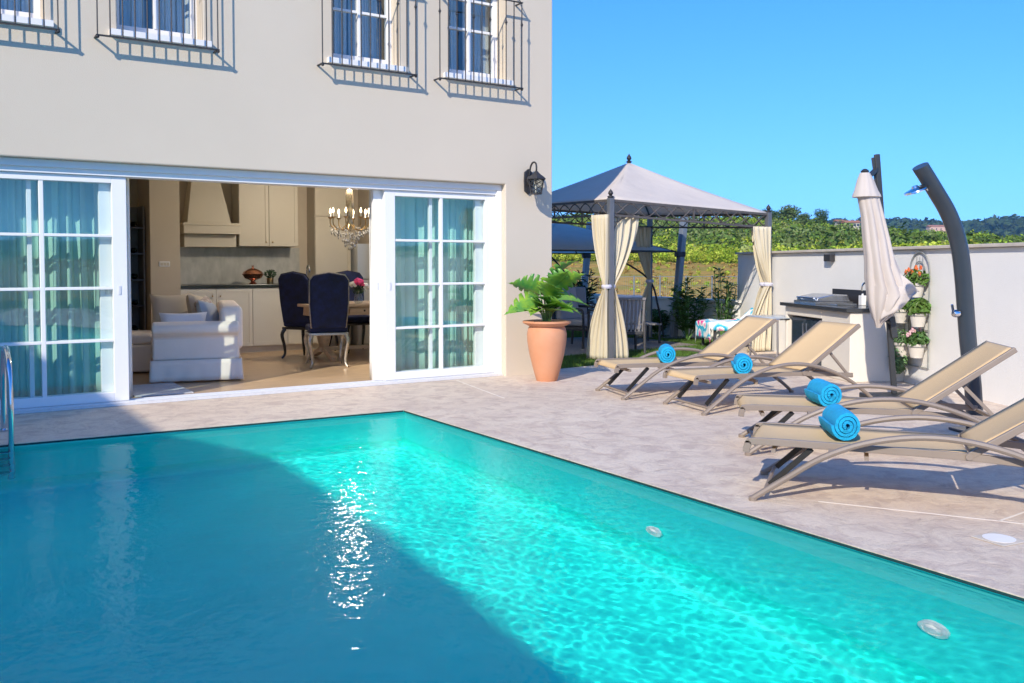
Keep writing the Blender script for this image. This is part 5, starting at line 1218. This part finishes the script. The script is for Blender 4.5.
bushes('reed_belt', 1600, 158, 215, (470, 1160), (1.5, 3.4), [(G3, .6), (G1, .4)], 'belt of yellow green bushes at the foot of the hill', 'scrub', 2, 80, squash=1.0, lf=.08)
bushes('ridge_woodland', 410, 395, 455, (470, 1160), (4, 8), [(G2, .6), (G1, .4)], 'woodland along the top of the near hill', 'woodland', 3, 200, lf=.07)
bushes('field_weeds', 1500, 32, 150, (540, 900), (.2, .8), [((.52, .34, .10), .65), (G3, .25), (G1, .1)], 'dry weeds and grass tufts in the ochre field', 'weeds', 4, 24, lf=.22)
bushes('hillside_trees', 360, 185, 430, (470, 1160), (4.5, 9), [((.13, .20, .045), .6), ((.24, .30, .10), .4)], 'bigger dark trees dotted over the scrubby hillside', 'trees', 8, 170, lf=.06)
bushes('far_woodland', 2600, 1500, 2700, (600, 1120), (14, 30), [((.06, .10, .045), .6), ((.09, .13, .05), .4)], 'dark woodland on the distant ridge', 'woodland', 6, 22, lf=.22)
def ground_at(px, r): az = math.atan((px - 512) / 910.); th = math.radians(57) - az; x, y = r * cos(th), r * sin(th); return x, y, float(land(x, y))
def hill_tree(px, r, h, w, label, seed, m):
    x, y, z = ground_at(px, r); rs_ = np.random.RandomState(seed); rp = random.Random(seed)
    t = thing('round_tree', label, 'tree', (x, y, z - .2), 0, 'taller trees standing out of the hillside woodland')
    mt = MB(); mt.tube(smooth_path([(0, 0, 0), (.1, 0, h * .25), (0, .1, h * .5)], 4), [.35, .32, .3, .28, .26, .24, .2, .18, .15], 7)
    for k in range(5): a = k * 1.256; mt.tube([(0, 0, h * (.25 + .05 * k)), (cos(a) * w * .25, sin(a) * w * .25, h * .6)], [.12, .05], 5)
    mt.build('trunk', mat('bark', (.12, .09, .06), rough=.9), t)
    mc = MB()
    for _ in range(13):
        a = rp.random() * 6.28; q = (cos(a) * w * .28 * rp.random(), sin(a) * w * .28 * rp.random(), h * rp.uniform(.45, .85)); leafy(mc, q, (w * .24, w * .24, h * .17), 90, w * .045, rp)
    mc.build('crown', m, t)
M_HT = mat('hill_tree_leaf', (.07, .13, .025), rough=.8, var=.4, scale=.5, island=.35, trans=.15)
M_HT2 = mat('hill_tree_leaf_light', (.12, .18, .035), rough=.8, var=.4, scale=.5, island=.35, trans=.15)
hill_tree(786, 405, 11, 15, 'broad green tree on the skyline just right of the gazebo post', 1, M_HT2)
hill_tree(820, 412, 10.5, 9, 'round topped tree on the skyline between gazebo and folded parasol', 2, M_HT)
hill_tree(803, 398, 8.5, 9, 'smaller pale tree between the two skyline trees', 3, M_HT2)
hill_tree(768, 400, 9, 10, 'dark tree on the skyline touching the gazebo finial', 4, M_HT)
# hillside houses
def far_house(px, r, w, d_, h, label, wc, zoff=0, rz=.6):
    x, y, z = ground_at(px, r); t = thing('farmhouse', label, 'house', (x, y, z + zoff), rz, 'houses on the far hillside')
    m = MB(); m.box((-w / 2, -d_ / 2, -3), (w / 2, d_ / 2, h)); wl_ = m.build('wall', wc, t)
    m = MB(); m.prism([(-d_ / 2 - .5, h + .01), (d_ / 2 + .5, h + .01), (0, h + d_ * .24)], 'x', -w / 2 - .5, w / 2 + .5); m.build('roof', M_TILE, t)
    for k in range(4):
        m = MB(); xx = -w / 2 + w * (k + .5) / 4; m.box((xx - .6, -d_ / 2 - .06, h * .45), (xx + .6, -d_ / 2 - .002, h * .8)); m.build('window', M_DKGLASS, t)
M_PK = mat('pink_render', (.62, .40, .30), rough=.9, var=.1, scale=.5); M_PL = mat('pale_render', (.62, .56, .46), rough=.9)
far_house(936, 1450, 26, 12, 9, 'pink farmhouse on the distant slope left of the shower column', M_PK, zoff=38, rz=-.6)
far_house(850, 425, 6, 4.5, 2.6, 'pale house on the skyline just left of the folded parasol', M_PL, zoff=3.0, rz=-.5)
far_house(838, 428, 3, 3, 2.2, 'small pale outbuilding beside the skyline house', M_PL, zoff=3.4, rz=-.5)
# field fence
fe = thing('wire_fence', 'wire mesh fence with grey posts across the ochre field behind the low wall', 'fence', (0, 0, 0))
m = MB(); mw = MB(); pts_ = []
for px in range(530, 800, 26):
    az = math.atan((px - 512) / 910.); th = math.radians(57) - az; r = 24 + (px - 530) * .012; pts_.append((r * cos(th), r * sin(th)))
for i, (x, y) in enumerate(pts_):
    q = MB(); z = float(land(x, y)); q.bar((x, y, z - .1), (x, y, .98), .028); q.build('fence_post', M_POSTC if False else M_ZINC, fe)
for a, b in zip(pts_[:-1], pts_[1:]):
    za, zb = float(land(*a)), float(land(*b))
    for k in range(7): f = k / 6; mw.tube([(a[0], a[1], za + (.95 - za) * f), (b[0], b[1], zb + (.95 - zb) * f)], .0025 if k < 6 else .008, 4, cap=False)
    for k in range(12): f = k / 12; x, y = a[0] + (b[0] - a[0]) * f, a[1] + (b[1] - a[1]) * f; mw.tube([(x, y, za), (x, y, .95)], .002, 4, cap=False)
mw.build('wire_mesh', M_ZINC, fe)
# ------------------------------------------------------------------ air
m = MB(); m.box((-2860, -2860, -60), (2860, 2860, 180))
hz = m.build('haze', mat('haze', (1, 1, 1))); tag(hz, 'faint summer haze that pales the distant ridge', 'haze', kind='stuff')
mm = hz.data.materials[0].node_tree; mm.nodes.remove(mm.nodes['Principled BSDF'])
pv = mm.nodes.new('ShaderNodeVolumePrincipled'); pv.inputs['Color'].default_value = (.36, .70, 1, 1); pv.inputs['Density'].default_value = .00011; pv.inputs['Anisotropy'].default_value = .2
mm.links.new(pv.outputs[0], mm.nodes['Material Output'].inputs['Volume'])
